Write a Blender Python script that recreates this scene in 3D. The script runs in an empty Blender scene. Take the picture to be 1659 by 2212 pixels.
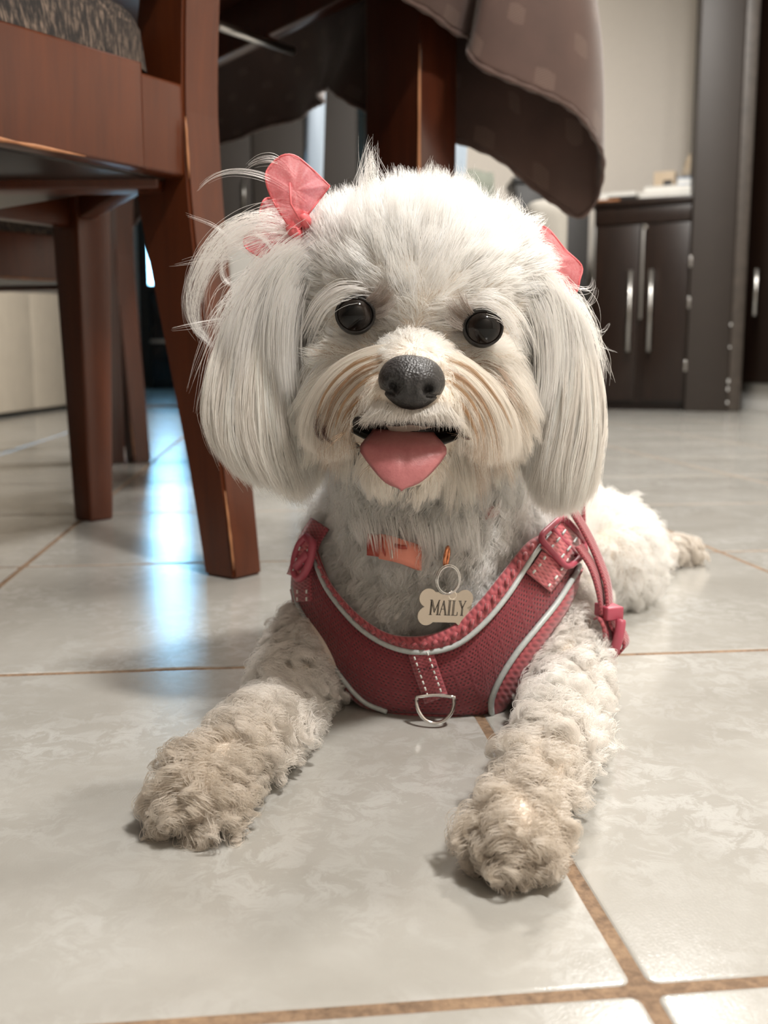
import bpy, bmesh, math, random
import numpy as np
from mathutils import Vector, Matrix, Euler, noise
from mathutils.kdtree import KDTree

random.seed(7)
rng = np.random.default_rng(11)
SC = bpy.context.scene
COL = SC.collection

# ------------------------------------------------------------------ camera
W_PX, H_PX, F_PX = 1659.0, 2212.0, 2150.0
CAM_H = 0.20
PITCH = math.radians(8.29)
cam_d = bpy.data.cameras.new('camera')
cam = bpy.data.objects.new('camera', cam_d)
COL.objects.link(cam)
cam.location = (0, 0, CAM_H)
cam.rotation_euler = (math.radians(90) - PITCH, 0, 0)
cam_d.sensor_fit = 'VERTICAL'
cam_d.sensor_height = 36.0
cam_d.sensor_width = 27.0
cam_d.lens = 36.0 * F_PX / H_PX
cam_d.clip_start = 0.01
cam_d.clip_end = 60
cam_d.dof.use_dof = True
cam_d.dof.focus_distance = 0.475
cam_d.dof.aperture_fstop = 11.0
SC.camera = cam

# ------------------------------------------------------------------ world and exposure
SC.view_settings.view_transform = 'Standard'
SC.view_settings.look = 'None'
SC.view_settings.gamma = 1.0
SC.view_settings.use_curve_mapping = False
SC.view_settings.exposure = 0.92
SC.cycles.max_bounces = 7
SC.cycles.diffuse_bounces = 4
SC.cycles.transmission_bounces = 7
SC.cycles.glossy_bounces = 3
SC.cycles.transparent_max_bounces = 12
SC.cycles.use_adaptive_sampling = True
SC.cycles.adaptive_threshold = 0.07
SC.cycles.sample_clamp_indirect = 6.0
SC.cycles.use_denoising = True
world = bpy.data.worlds.new('world')
SC.world = world
world.use_nodes = True
world.node_tree.nodes['Background'].inputs[0].default_value = (0.55, 0.75, 1.0, 1)
world.node_tree.nodes['Background'].inputs[1].default_value = 1.0

# ------------------------------------------------------------------ lights of the room
LAMPS = [((0.60, 1.75), 24.0), ((0.95, 3.05), 36.0), ((0.90, -0.50), 52.0)]      # ceiling lamps (x, y), watts
CEIL_Z = 2.5
LAMP_OBJS = []
for (lx, ly), wt in LAMPS:
    ld = bpy.data.lights.new('ceiling_light', 'AREA')
    ld.shape = 'DISK'
    ld.size = 0.30
    ld.energy = wt
    ld.color = (1.0, 0.965, 0.92)
    lo = bpy.data.objects.new('ceiling_light', ld)
    COL.objects.link(lo)
    lo.location = (lx, ly, CEIL_Z - 0.095)
    LAMP_OBJS.append(lo)

# ------------------------------------------------------------------ photo helpers
_F = np.array([0, math.cos(PITCH), -math.sin(PITCH)])
_U = np.array([0, math.sin(PITCH), math.cos(PITCH)])
_C = np.array([0, 0, CAM_H])


def ray(px, py):
    return np.array([(px - W_PX / 2) / F_PX, 0, 0]) + _U * ((H_PX / 2 - py) / F_PX) + _F


def pt(px, py, Y):                     # point seen at a pixel, on the upright plane y = Y
    d = ray(px, py)
    return _C + d * (Y / d[1])


def gnd(px, py, z=0.0):                # point seen at a pixel, on the level z
    d = ray(px, py)
    return _C + d * ((z - CAM_H) / d[2])


def proj(P):                           # points (n,3) to pixels
    d = np.asarray(P, float) - _C
    w = d @ _F
    return np.stack([W_PX / 2 + F_PX * d[..., 0] / w, H_PX / 2 - F_PX * (d @ _U) / w], -1)


def mm(px, Y):                         # length in metres of px pixels at depth Y
    return px * Y / F_PX


# ------------------------------------------------------------------ object helpers
def tag(o, label=None, cat=None, group=None, kind=None):
    if label: o['label'] = label
    if cat: o['category'] = cat
    if group: o['group'] = group
    if kind: o['kind'] = kind
    return o


def link(o, parent=None):
    COL.objects.link(o)
    if parent is not None:
        o.parent = parent
        o.matrix_parent_inverse = world_of(parent).inverted()
    return o


def world_of(o):
    m = o.matrix_basis.copy()
    if o.parent is not None:
        m = world_of(o.parent) @ o.matrix_parent_inverse @ m
    return m


def empty(name, loc=(0, 0, 0), rz=0.0, parent=None):
    o = bpy.data.objects.new(name, None)
    o.location = loc
    o.rotation_euler = (0, 0, rz)
    o.empty_display_size = 0.05
    return link(o, parent)


def mesh(name, V, F, mat, parent=None, smooth=True, loc=None, uv=None):
    me = bpy.data.meshes.new(name)
    me.from_pydata([tuple(map(float, v)) for v in V], [], [tuple(map(int, f)) for f in F])
    me.update()
    if smooth:
        me.polygons.foreach_set('use_smooth', [True] * len(me.polygons))
    if uv is not None:
        l = me.uv_layers.new(name='UVMap')
        vi = np.zeros(len(me.loops), int)
        me.loops.foreach_get('vertex_index', vi)
        l.data.foreach_set('uv', np.asarray(uv, np.float32)[vi].ravel())
    if mat: me.materials.append(mat)
    o = bpy.data.objects.new(name, me)
    return link(o, parent)


def bm_obj(name, bm, mat, parent=None, smooth=True):
    me = bpy.data.meshes.new(name)
    bmesh.ops.recalc_face_normals(bm, faces=bm.faces)
    bm.to_mesh(me)
    bm.free()
    if smooth:
        me.polygons.foreach_set('use_smooth', [True] * len(me.polygons))
    if mat: me.materials.append(mat)
    o = bpy.data.objects.new(name, me)
    return link(o, parent)


def hexa(name, corners, mat, parent=None, bevel=0.0, seg=2, smooth=True):
    """a solid with eight corners: four below, four above (both counter-clockwise)"""
    bm = bmesh.new()
    vs = [bm.verts.new(tuple(map(float, c))) for c in corners]
    for f in ((3, 2, 1, 0), (4, 5, 6, 7), (0, 1, 5, 4), (1, 2, 6, 5), (2, 3, 7, 6), (3, 0, 4, 7)):
        bm.faces.new([vs[i] for i in f])
    if bevel > 0:
        bmesh.ops.bevel(bm, geom=list(bm.edges), offset=bevel, segments=seg, affect='EDGES', profile=0.6)
    return bm_obj(name, bm, mat, parent, smooth=bevel > 0)


def box(name, lo, hi, mat, parent=None, bevel=0.0, seg=2, frame=None):
    """box from lo to hi; frame = (origin, ax, ay) turns local x,y into the world"""
    (x0, y0, z0), (x1, y1, z1) = lo, hi
    c = [(x0, y0, z0), (x1, y0, z0), (x1, y1, z0), (x0, y1, z0), (x0, y0, z1), (x1, y0, z1), (x1, y1, z1), (x0, y1, z1)]
    if frame: c = [frame_pt(frame, p) for p in c]
    return hexa(name, c, mat, parent, bevel, seg)


def frame_pt(fr, p):
    o, ax, ay = fr
    return (o[0] + ax[0] * p[0] + ay[0] * p[1], o[1] + ax[1] * p[0] + ay[1] * p[1], o[2] + p[2])


def catmull(P, n):
    """n points along a Catmull-Rom curve through P, evenly by length"""
    P = np.asarray(P, float)
    if len(P) == 2:
        t = np.linspace(0, 1, n)[:, None]
        return P[0] * (1 - t) + P[1] * t
    Q = np.vstack([2 * P[0] - P[1], P, 2 * P[-1] - P[-2]])
    out = []
    for i in range(1, len(Q) - 2):
        t = np.linspace(0, 1, 25)[:-1, None]
        a, b, c, d = Q[i - 1], Q[i], Q[i + 1], Q[i + 2]
        out.append(0.5 * (2 * b + (c - a) * t + (2 * a - 5 * b + 4 * c - d) * t ** 2 + (3 * b - a - 3 * c + d) * t ** 3))
    out = np.vstack(out + [P[-1:]])
    L = np.r_[0, np.cumsum(np.linalg.norm(np.diff(out, axis=0), axis=1))]
    s = np.linspace(0, L[-1], n)
    return np.stack([np.interp(s, L, out[:, k]) for k in range(out.shape[1])], 1)


def tube_geo(P, r, sides=8, closed=False, flat=1.0, up=None):
    P = np.asarray(P, float)
    n = len(P)
    r = np.broadcast_to(np.asarray(r, float), (n,))
    if closed:
        T = np.roll(P, -1, 0) - np.roll(P, 1, 0)
    else:
        T = np.gradient(P, axis=0)
    T /= np.linalg.norm(T, axis=1)[:, None] + 1e-12
    a = np.array(up if up is not None else (0.0, 0.0, 1.0), float)
    if up is None and abs(T[0] @ a) > 0.9: a = np.array([1.0, 0, 0])
    V = []
    for i in range(n):
        b = a - T[i] * (a @ T[i])
        b /= np.linalg.norm(b) + 1e-12
        if up is None: a = b
        c = np.cross(T[i], b)
        for k in range(sides):
            th = 2 * math.pi * k / sides
            V.append(P[i] + r[i] * (math.cos(th) * b * flat + math.sin(th) * c))
    Fc = []
    m = n if closed else n - 1
    for i in range(m):
        j = (i + 1) % n
        for k in range(sides):
            l = (k + 1) % sides
            Fc.append((i * sides + k, i * sides + l, j * sides + l, j * sides + k))
    if not closed:
        Fc.append(tuple(range(sides))[::-1])
        Fc.append(tuple((n - 1) * sides + k for k in range(sides)))
    return V, Fc


def tube(name, P, r, mat, parent=None, sides=8, closed=False, flat=1.0, up=None):
    V, Fc = tube_geo(P, r, sides, closed, flat, up)
    return mesh(name, V, Fc, mat, parent)


def sheet(name, G, mat, parent=None, thick=0.0, uv=None, offset=0.0):
    """a surface over a grid of points G[i][j]; thick gives it a real thickness"""
    G = np.asarray(G, float)
    a, b = G.shape[:2]
    V = G.reshape(-1, 3)
    Fc = [(i * b + j, i * b + j + 1, (i + 1) * b + j + 1, (i + 1) * b + j) for i in range(a - 1) for j in range(b - 1)]
    o = mesh(name, V, Fc, mat, parent, uv=None if uv is None else np.asarray(uv).reshape(-1, 2))
    if thick:
        m = o.modifiers.new('thickness', 'SOLIDIFY')
        m.thickness = thick
        m.offset = offset
    return o


def lathe(name, prof, mat, parent=None, loc=(0, 0, 0), n=32):
    V, Fc = [], []
    for r, z in prof:
        for k in range(n):
            V.append((loc[0] + r * math.cos(2 * math.pi * k / n), loc[1] + r * math.sin(2 * math.pi * k / n), loc[2] + z))
    for i in range(len(prof) - 1):
        for k in range(n):
            l = (k + 1) % n
            Fc.append((i * n + k, i * n + l, (i + 1) * n + l, (i + 1) * n + k))
    return mesh(name, V, Fc, mat, parent)


def ellipsoid_geo(c, R, seg=24, rings=14):
    """c centre, R 3x3 matrix whose columns are the half axes"""
    V = [c + R @ np.array([0, 0, 1.0])]
    for i in range(1, rings):
        th = math.pi * i / rings
        for k in range(seg):
            ph = 2 * math.pi * k / seg
            V.append(c + R @ np.array([math.sin(th) * math.cos(ph), math.sin(th) * math.sin(ph), math.cos(th)]))
    V.append(c + R @ np.array([0, 0, -1.0]))
    Fc = [(0, 1 + k, 1 + (k + 1) % seg) for k in range(seg)]
    for i in range(rings - 2):
        for k in range(seg):
            l = (k + 1) % seg
            Fc.append((1 + i * seg + k, 1 + (i + 1) * seg + k, 1 + (i + 1) * seg + l, 1 + i * seg + l))
    e = len(V) - 1
    Fc += [(e, 1 + (rings - 2) * seg + (k + 1) % seg, 1 + (rings - 2) * seg + k) for k in range(seg)]
    return V, Fc


# ------------------------------------------------------------------ materials
def srgb(r, g, b):
    f = lambda v: (v / 255 / 12.92) if v / 255 <= 0.04045 else ((v / 255 + 0.055) / 1.055) ** 2.4
    return (f(r), f(g), f(b), 1.0)


class NT:
    def __init__(s, name):
        s.m = bpy.data.materials.new(name)
        s.m.use_nodes = True
        s.t = s.m.node_tree
        s.b = s.t.nodes['Principled BSDF']

    def n(s, typ, **kw):
        x = s.t.nodes.new(typ)
        for k, v in kw.items():
            if k in x.inputs: x.inputs[k].default_value = v
            else: setattr(x, k, v)
        return x

    def l(s, a, b):
        s.t.links.new(a, b)

    def ramp(s, fac, stops, interp='LINEAR'):
        r = s.n('ShaderNodeValToRGB')
        r.color_ramp.interpolation = interp
        e = r.color_ramp.elements
        while len(e) > 1: e.remove(e[-1])
        e[0].position, e[0].color = stops[0]
        for p, c in stops[1:]:
            k = e.new(p)
            k.color = c
        s.l(fac, r.inputs[0])
        return r.outputs[0]

    def math(s, op, a, b=None, c=None):
        x = s.n('ShaderNodeMath', operation=op)
        for i, v in enumerate((a, b, c)):
            if v is None: continue
            if isinstance(v, (int, float)): x.inputs[i].default_value = v
            else: s.l(v, x.inputs[i])
        return x.outputs[0]

    def mix(s, fac, a, b):
        x = s.n('ShaderNodeMix', data_type='RGBA')
        for i, v in ((0, fac), (6, a), (7, b)):
            if isinstance(v, (int, float, tuple)): x.inputs[i].default_value = v
            else: s.l(v, x.inputs[i])
        return x.outputs[2]

    def bump(s, h, strength=0.3, dist=0.001):
        x = s.n('ShaderNodeBump', Strength=strength, Distance=dist)
        s.l(h, x.inputs['Height'])
        s.l(x.outputs[0], s.b.inputs['Normal'])

    def coord(s, which='Object', scale=None):
        c = s.n('ShaderNodeTexCoord').outputs[which]
        if scale is not None:
            mp = s.n('ShaderNodeMapping')
            mp.inputs['Scale'].default_value = scale
            s.l(c, mp.inputs[0])
            c = mp.outputs[0]
        return c

    def noise(s, vec, scale, detail=4, rough=0.55, dist=0.0):
        x = s.n('ShaderNodeTexNoise', Scale=scale, Detail=detail, Roughness=rough, Distortion=dist)
        if vec is not None: s.l(vec, x.inputs['Vector'])
        return x.outputs[0]


def plain(name, col, rough=0.5, metal=0.0, var=0.12, scale=30.0, bump=0.0, stretch=(1, 1, 1), **kw):
    """a plain finish with a little unevenness of its own"""
    q = NT(name)
    v = q.coord('Object', stretch)
    f = q.noise(v, scale, 5)
    d = tuple(c * (1 - var) for c in col[:3]) + (1,)
    u = tuple(min(1, c * (1 + var)) for c in col[:3]) + (1,)
    q.l(q.ramp(f, [(0.3, d), (0.7, u)]), q.b.inputs['Base Color'])
    q.b.inputs['Roughness'].default_value = rough
    q.b.inputs['Metallic'].default_value = metal
    for k, x in kw.items(): q.b.inputs[k].default_value = x
    if bump: q.bump(f, bump, 0.002)
    return q.m


def wood(name, c1, c2, rough=0.3, scale=9.0, stretch=(1, 1, 0.08), coat=0.3):
    q = NT(name)
    v = q.coord('Object', stretch)
    a = q.noise(v, scale * 6, 6, 0.6, 0.6)
    b = q.noise(v, scale * 30, 3, 0.5)
    f = q.math('ADD', q.math('MULTIPLY', a, 0.75), q.math('MULTIPLY', b, 0.25))
    q.l(q.ramp(f, [(0.3, c1), (0.7, c2)]), q.b.inputs['Base Color'])
    q.b.inputs['Roughness'].default_value = rough
    q.b.inputs['Coat Weight'].default_value = coat
    q.b.inputs['Coat Roughness'].default_value = 0.15
    q.bump(f, 0.06, 0.001)
    return q.m


def tile_mat():
    q = NT('glazed_floor_tile')
    info = q.n('ShaderNodeObjectInfo')
    c = q.coord('Object')
    off = q.n('ShaderNodeVectorMath', operation='ADD')
    sc = q.n('ShaderNodeVectorMath', operation='SCALE')
    cx = q.n('ShaderNodeCombineXYZ')
    q.l(info.outputs['Random'], cx.inputs[0])
    q.l(q.math('MULTIPLY', info.outputs['Random'], 3.7), cx.inputs[1])
    q.l(cx.outputs[0], sc.inputs[0]); sc.inputs['Scale'].default_value = 13.0
    q.l(c, off.inputs[0]); q.l(sc.outputs[0], off.inputs[1])
    v = off.outputs[0]
    big = q.noise(v, 7, 5, 0.6, 0.8)
    base = q.ramp(big, [(0.3, srgb(151, 148, 141)), (0.7, srgb(167, 165, 159))])
    # pale cloudy veins
    w1 = q.noise(v, 70, 10, 0.72, 0.7)
    vein = q.ramp(w1, [(0.47, (0, 0, 0, 1)), (0.54, (0.75, 0.75, 0.75, 1)), (0.60, (1, 1, 1, 1)), (0.68, (0.3, 0.3, 0.3, 1))])
    mask = q.ramp(q.noise(v, 9, 4, 0.6), [(0.40, (0, 0, 0, 1)), (0.62, (1, 1, 1, 1))])
    vm = q.math('MULTIPLY', q.math('MULTIPLY', vein, mask), 0.46)
    q.l(q.mix(vm, base, srgb(190, 190, 187)), q.b.inputs['Base Color'])
    q.b.inputs['Roughness'].default_value = 0.16
    q.b.inputs['Specular IOR Level'].default_value = 0.5
    h = q.math('ADD', q.noise(v, 900, 2, 0.5), q.math('MULTIPLY', q.noise(v, 60, 3), 1.2))
    q.bump(h, 0.12, 0.0005)
    return q.m


def grout_mat():
    q = NT('brown_grout')
    c = q.coord('Object')
    f = q.noise(c, 260, 6, 0.7)
    g = q.noise(c, 40, 3, 0.6)
    h = q.math('ADD', q.math('MULTIPLY', f, 0.6), q.math('MULTIPLY', g, 0.4))
    q.l(q.ramp(h, [(0.35, srgb(92, 74, 58)), (0.5, srgb(128, 104, 82)), (0.68, srgb(156, 130, 102))]), q.b.inputs['Base Color'])
    q.b.inputs['Roughness'].default_value = 0.9
    q.bump(f, 0.6, 0.002)
    return q.m


def emit(name, col, strength):
    q = NT(name)
    q.b.inputs['Base Color'].default_value = (0.02, 0.02, 0.02, 1)
    f = q.noise(q.coord('Object'), 3.0, 2)
    e = q.ramp(f, [(0.3, tuple(c * 0.8 for c in col[:3]) + (1,)), (0.7, col)])
    q.l(e, q.b.inputs['Emission Color'])
    q.b.inputs['Emission Strength'].default_value = strength
    return q.m


def woven_mat(name, dark, light, su, sv, rough=0.85):
    q = NT(name)
    uv = q.coord('UV')
    sp = q.n('ShaderNodeSeparateXYZ'); q.l(uv, sp.inputs[0])
    mp = q.n('ShaderNodeMapping'); mp.inputs['Scale'].default_value = (su, sv, 1); q.l(uv, mp.inputs[0])
    a = q.noise(mp.outputs[0], 1.0, 3, 0.75)
    mp2 = q.n('ShaderNodeMapping'); mp2.inputs['Scale'].default_value = (su * 4, sv * 0.9, 1); q.l(uv, mp2.inputs[0])
    b = q.noise(mp2.outputs[0], 1.0, 2, 0.6)
    f = q.math('ADD', q.math('MULTIPLY', a, 0.55), q.math('MULTIPLY', b, 0.45))
    q.l(q.ramp(f, [(0.49, dark), (0.55, tuple((d + l) / 2.6 for d, l in zip(dark[:3], light[:3])) + (1,)), (0.64, light)]), q.b.inputs['Base Color'])
    q.b.inputs['Roughness'].default_value = rough
    q.bump(f, 0.5, 0.002)
    return q.m


def cloth_mat():
    """brown table linen with rows of small pierced lozenges woven in"""
    q = NT('brown_table_linen')
    uv = q.coord('UV')
    sp = q.n('ShaderNodeSeparateXYZ'); q.l(uv, sp.inputs[0])
    u, v = sp.outputs[0], sp.outputs[1]
    row = q.math('FLOOR', q.math('MULTIPLY', v, 1 / 0.075))
    uo = q.math('ADD', u, q.math('MULTIPLY', q.math('MODULO', row, 2.0), 0.05))
    du = q.math('ABSOLUTE', q.math('SUBTRACT', q.math('FRACT', q.math('MULTIPLY', uo, 1 / 0.10)), 0.5))
    dv = q.math('ABSOLUTE', q.math('SUBTRACT', q.math('FRACT', q.math('MULTIPLY', v, 1 / 0.075)), 0.5))
    loz = q.math('LESS_THAN', q.math('ADD', q.math('MAXIMUM', q.math('MULTIPLY', du, 1.0), q.math('MULTIPLY', dv, 0.8)), q.math('MULTIPLY', du, 0.3)), 0.165)
    dots = q.math('GREATER_THAN', q.math('MULTIPLY', q.math('SINE', q.math('MULTIPLY', u, 1500)), q.math('SINE', q.math('MULTIPLY', v, 1500))), 0.0)
    f = q.noise(q.coord('Object'), 14, 4)
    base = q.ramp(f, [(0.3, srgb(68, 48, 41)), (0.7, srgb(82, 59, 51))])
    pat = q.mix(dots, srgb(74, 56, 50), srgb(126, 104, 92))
    q.l(q.mix(q.math('MULTIPLY', loz, 0.45), base, pat), q.b.inputs['Base Color'])
    q.b.inputs['Roughness'].default_value = 0.75
    q.b.inputs['Sheen Weight'].default_value = 0.3
    th = q.math('SINE', q.math('MULTIPLY', u, 4000))
    q.bump(q.math('ADD', q.math('MULTIPLY', th, 0.3), q.math('MULTIPLY', q.math('MULTIPLY', loz, dots), 1.0)), 0.25, 0.0006)
    return q.m


def harness_mesh_mat():
    q = NT('burgundy_air_mesh')
    uv = q.coord('UV')
    sp = q.n('ShaderNodeSeparateXYZ'); q.l(uv, sp.inputs[0])
    u, v = sp.outputs[0], sp.outputs[1]
    s = 1 / 0.0017
    vv = q.math('MULTIPLY', v, s)
    uu = q.math('ADD', q.math('MULTIPLY', u, s * 0.62), q.math('MULTIPLY', q.math('MODULO', q.math('FLOOR', vv), 2.0), 0.5))
    du = q.math('SUBTRACT', q.math('FRACT', uu), 0.5)
    dv = q.math('SUBTRACT', q.math('FRACT', vv), 0.5)
    d = q.math('SQRT', q.math('ADD', q.math('MULTIPLY', q.math('MULTIPLY', du, du), 1.2), q.math('MULTIPLY', dv, dv)))
    hole = q.ramp(d, [(0.22, (1, 1, 1, 1)), (0.36, (0, 0, 0, 1))])
    # hexagon figure woven over the holes
    vo = q.n('ShaderNodeTexVoronoi', feature='DISTANCE_TO_EDGE', Scale=105.0, Randomness=0.25)
    q.l(uv, vo.inputs['Vector'])
    rim = q.ramp(vo.outputs['Distance'], [(0.05, (1, 1, 1, 1)), (0.14, (0, 0, 0, 1))])
    hm = q.math('MULTIPLY', hole, q.math('SUBTRACT', 1.0, q.math('MULTIPLY', rim, 0.75)))
    base = q.mix(rim, srgb(128, 46, 53), srgb(118, 41, 49))
    q.l(q.mix(hm, base, srgb(74, 22, 29)), q.b.inputs['Base Color'])
    q.b.inputs['Roughness'].default_value = 0.8
    q.b.inputs['Sheen Weight'].default_value = 0.2
    q.bump(q.math('SUBTRACT', q.math('MULTIPLY', rim, 0.4), hm), 0.6, 0.0006)
    return q.m


def ribbed_mat(name, col, dark, freq_u, freq_v, rough=0.7, sheen=0.3):
    q = NT(name)
    uv = q.coord('UV')
    sp = q.n('ShaderNodeSeparateXYZ'); q.l(uv, sp.inputs[0])
    a = q.math('SINE', q.math('MULTIPLY', sp.outputs[0], freq_u * 6.2832))
    b = q.math('SINE', q.math('MULTIPLY', sp.outputs[1], freq_v * 6.2832))
    n = q.noise(uv, 400, 3)
    f = q.math('ADD', q.math('MULTIPLY', q.math('ADD', q.math('MULTIPLY', a, b), 1.0), 0.35), q.math('MULTIPLY', n, 0.4))
    q.l(q.ramp(f, [(0.15, dark), (0.6, col)]), q.b.inputs['Base Color'])
    q.b.inputs['Roughness'].default_value = rough
    q.b.inputs['Sheen Weight'].default_value = sheen
    q.bump(f, 0.5, 0.0008)
    return q.m


def organza_mat():
    q = NT('pink_organza')
    f = q.noise(q.coord('Object'), 900, 3)
    c = q.ramp(f, [(0.3, srgb(232, 138, 144)), (0.7, srgb(244, 176, 178))])
    q.l(c, q.b.inputs['Base Color'])
    q.b.inputs['Roughness'].default_value = 0.45
    q.b.inputs['Sheen Weight'].default_value = 0.4
    tr = q.n('ShaderNodeBsdfTransparent'); tr.inputs[0].default_value = (1, 0.82, 0.84, 1)
    tl = q.n('ShaderNodeBsdfTranslucent'); q.l(c, tl.inputs[0])
    m1 = q.n('ShaderNodeMixShader'); m1.inputs[0].default_value = 0.4
    q.l(q.b.outputs[0], m1.inputs[1]); q.l(tl.outputs[0], m1.inputs[2])
    m2 = q.n('ShaderNodeMixShader'); m2.inputs[0].default_value = 0.46
    q.l(m1.outputs[0], m2.inputs[1]); q.l(tr.outputs[0], m2.inputs[2])
    q.l(m2.outputs[0], q.t.nodes['Material Output'].inputs[0])
    return q.m


def hair_mat():
    q = NT('dog_hair')
    at = q.n('ShaderNodeAttribute', attribute_name='tint')
    h = q.n('ShaderNodeBsdfHairPrincipled')
    h.model = 'CHIANG'
    h.parametrization = 'COLOR'
    q.l(at.outputs['Color'], h.inputs['Color'])
    h.inputs['Roughness'].default_value = 0.38
    h.inputs['Radial Roughness'].default_value = 0.55
    h.inputs['Coat'].default_value = 0.0
    h.inputs['Random Roughness'].default_value = 0.1
    df = q.n('ShaderNodeBsdfDiffuse'); q.l(at.outputs['Color'], df.inputs[0])
    tl = q.n('ShaderNodeBsdfTranslucent'); q.l(at.outputs['Color'], tl.inputs[0])
    m1 = q.n('ShaderNodeMixShader'); m1.inputs[0].default_value = 0.35
    q.l(df.outputs[0], m1.inputs[1]); q.l(tl.outputs[0], m1.inputs[2])
    m2 = q.n('ShaderNodeMixShader'); m2.inputs[0].default_value = 0.50
    q.l(h.outputs[0], m2.inputs[1]); q.l(m1.outputs[0], m2.inputs[2])
    q.l(m2.outputs[0], q.t.nodes['Material Output'].inputs[0])
    return q.m


def eye_mat():
    q = NT('dark_brown_eye')
    c = q.coord('Object')
    sp = q.n('ShaderNodeSeparateXYZ'); q.l(c, sp.inputs[0])
    r = q.math('SQRT', q.math('ADD', q.math('MULTIPLY', sp.outputs[0], sp.outputs[0]), q.math('MULTIPLY', sp.outputs[2], sp.outputs[2])))
    f = q.math('MULTIPLY', r, 100.0)
    q.l(q.ramp(f, [(0.0, (0.003, 0.003, 0.003, 1)), (0.45, (0.004, 0.004, 0.004, 1)), (0.55, srgb(26, 20, 17)), (0.78, srgb(34, 27, 23)), (0.86, (0.004, 0.004, 0.004, 1))]), q.b.inputs['Base Color'])
    q.b.inputs['Roughness'].default_value = 0.04
    q.b.inputs['Specular IOR Level'].default_value = 0.3
    return q.m


def nose_mat():
    q = NT('dog_nose_leather')
    c = q.coord('Object')
    vo = q.n('ShaderNodeTexVoronoi', Scale=900.0); q.l(c, vo.inputs['Vector'])
    f = q.noise(c, 300, 4)
    q.l(q.ramp(f, [(0.3, srgb(30, 29, 29)), (0.7, srgb(52, 50, 50))]), q.b.inputs['Base Color'])
    q.b.inputs['Roughness'].default_value = 0.42
    q.bump(vo.outputs['Distance'], 0.5, 0.0006)
    return q.m


def tongue_mat():
    q = NT('wet_pink_tongue')
    c = q.coord('Object')
    f = q.noise(c, 500, 5, 0.7)
    g = q.noise(c, 60, 2)
    h = q.math('ADD', q.math('MULTIPLY', f, 0.5), q.math('MULTIPLY', g, 0.5))
    q.l(q.ramp(h, [(0.3, srgb(152, 88, 90)), (0.7, srgb(176, 110, 110))]), q.b.inputs['Base Color'])
    q.b.inputs['Roughness'].default_value = 0.35
    q.b.inputs['Subsurface Weight'].default_value = 0.0
    q.b.inputs['Subsurface Radius'].default_value = (0.006, 0.002, 0.0015)
    q.b.inputs['Subsurface Scale'].default_value = 1.0
    q.bump(f, 0.4, 0.0005)
    return q.m


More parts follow.
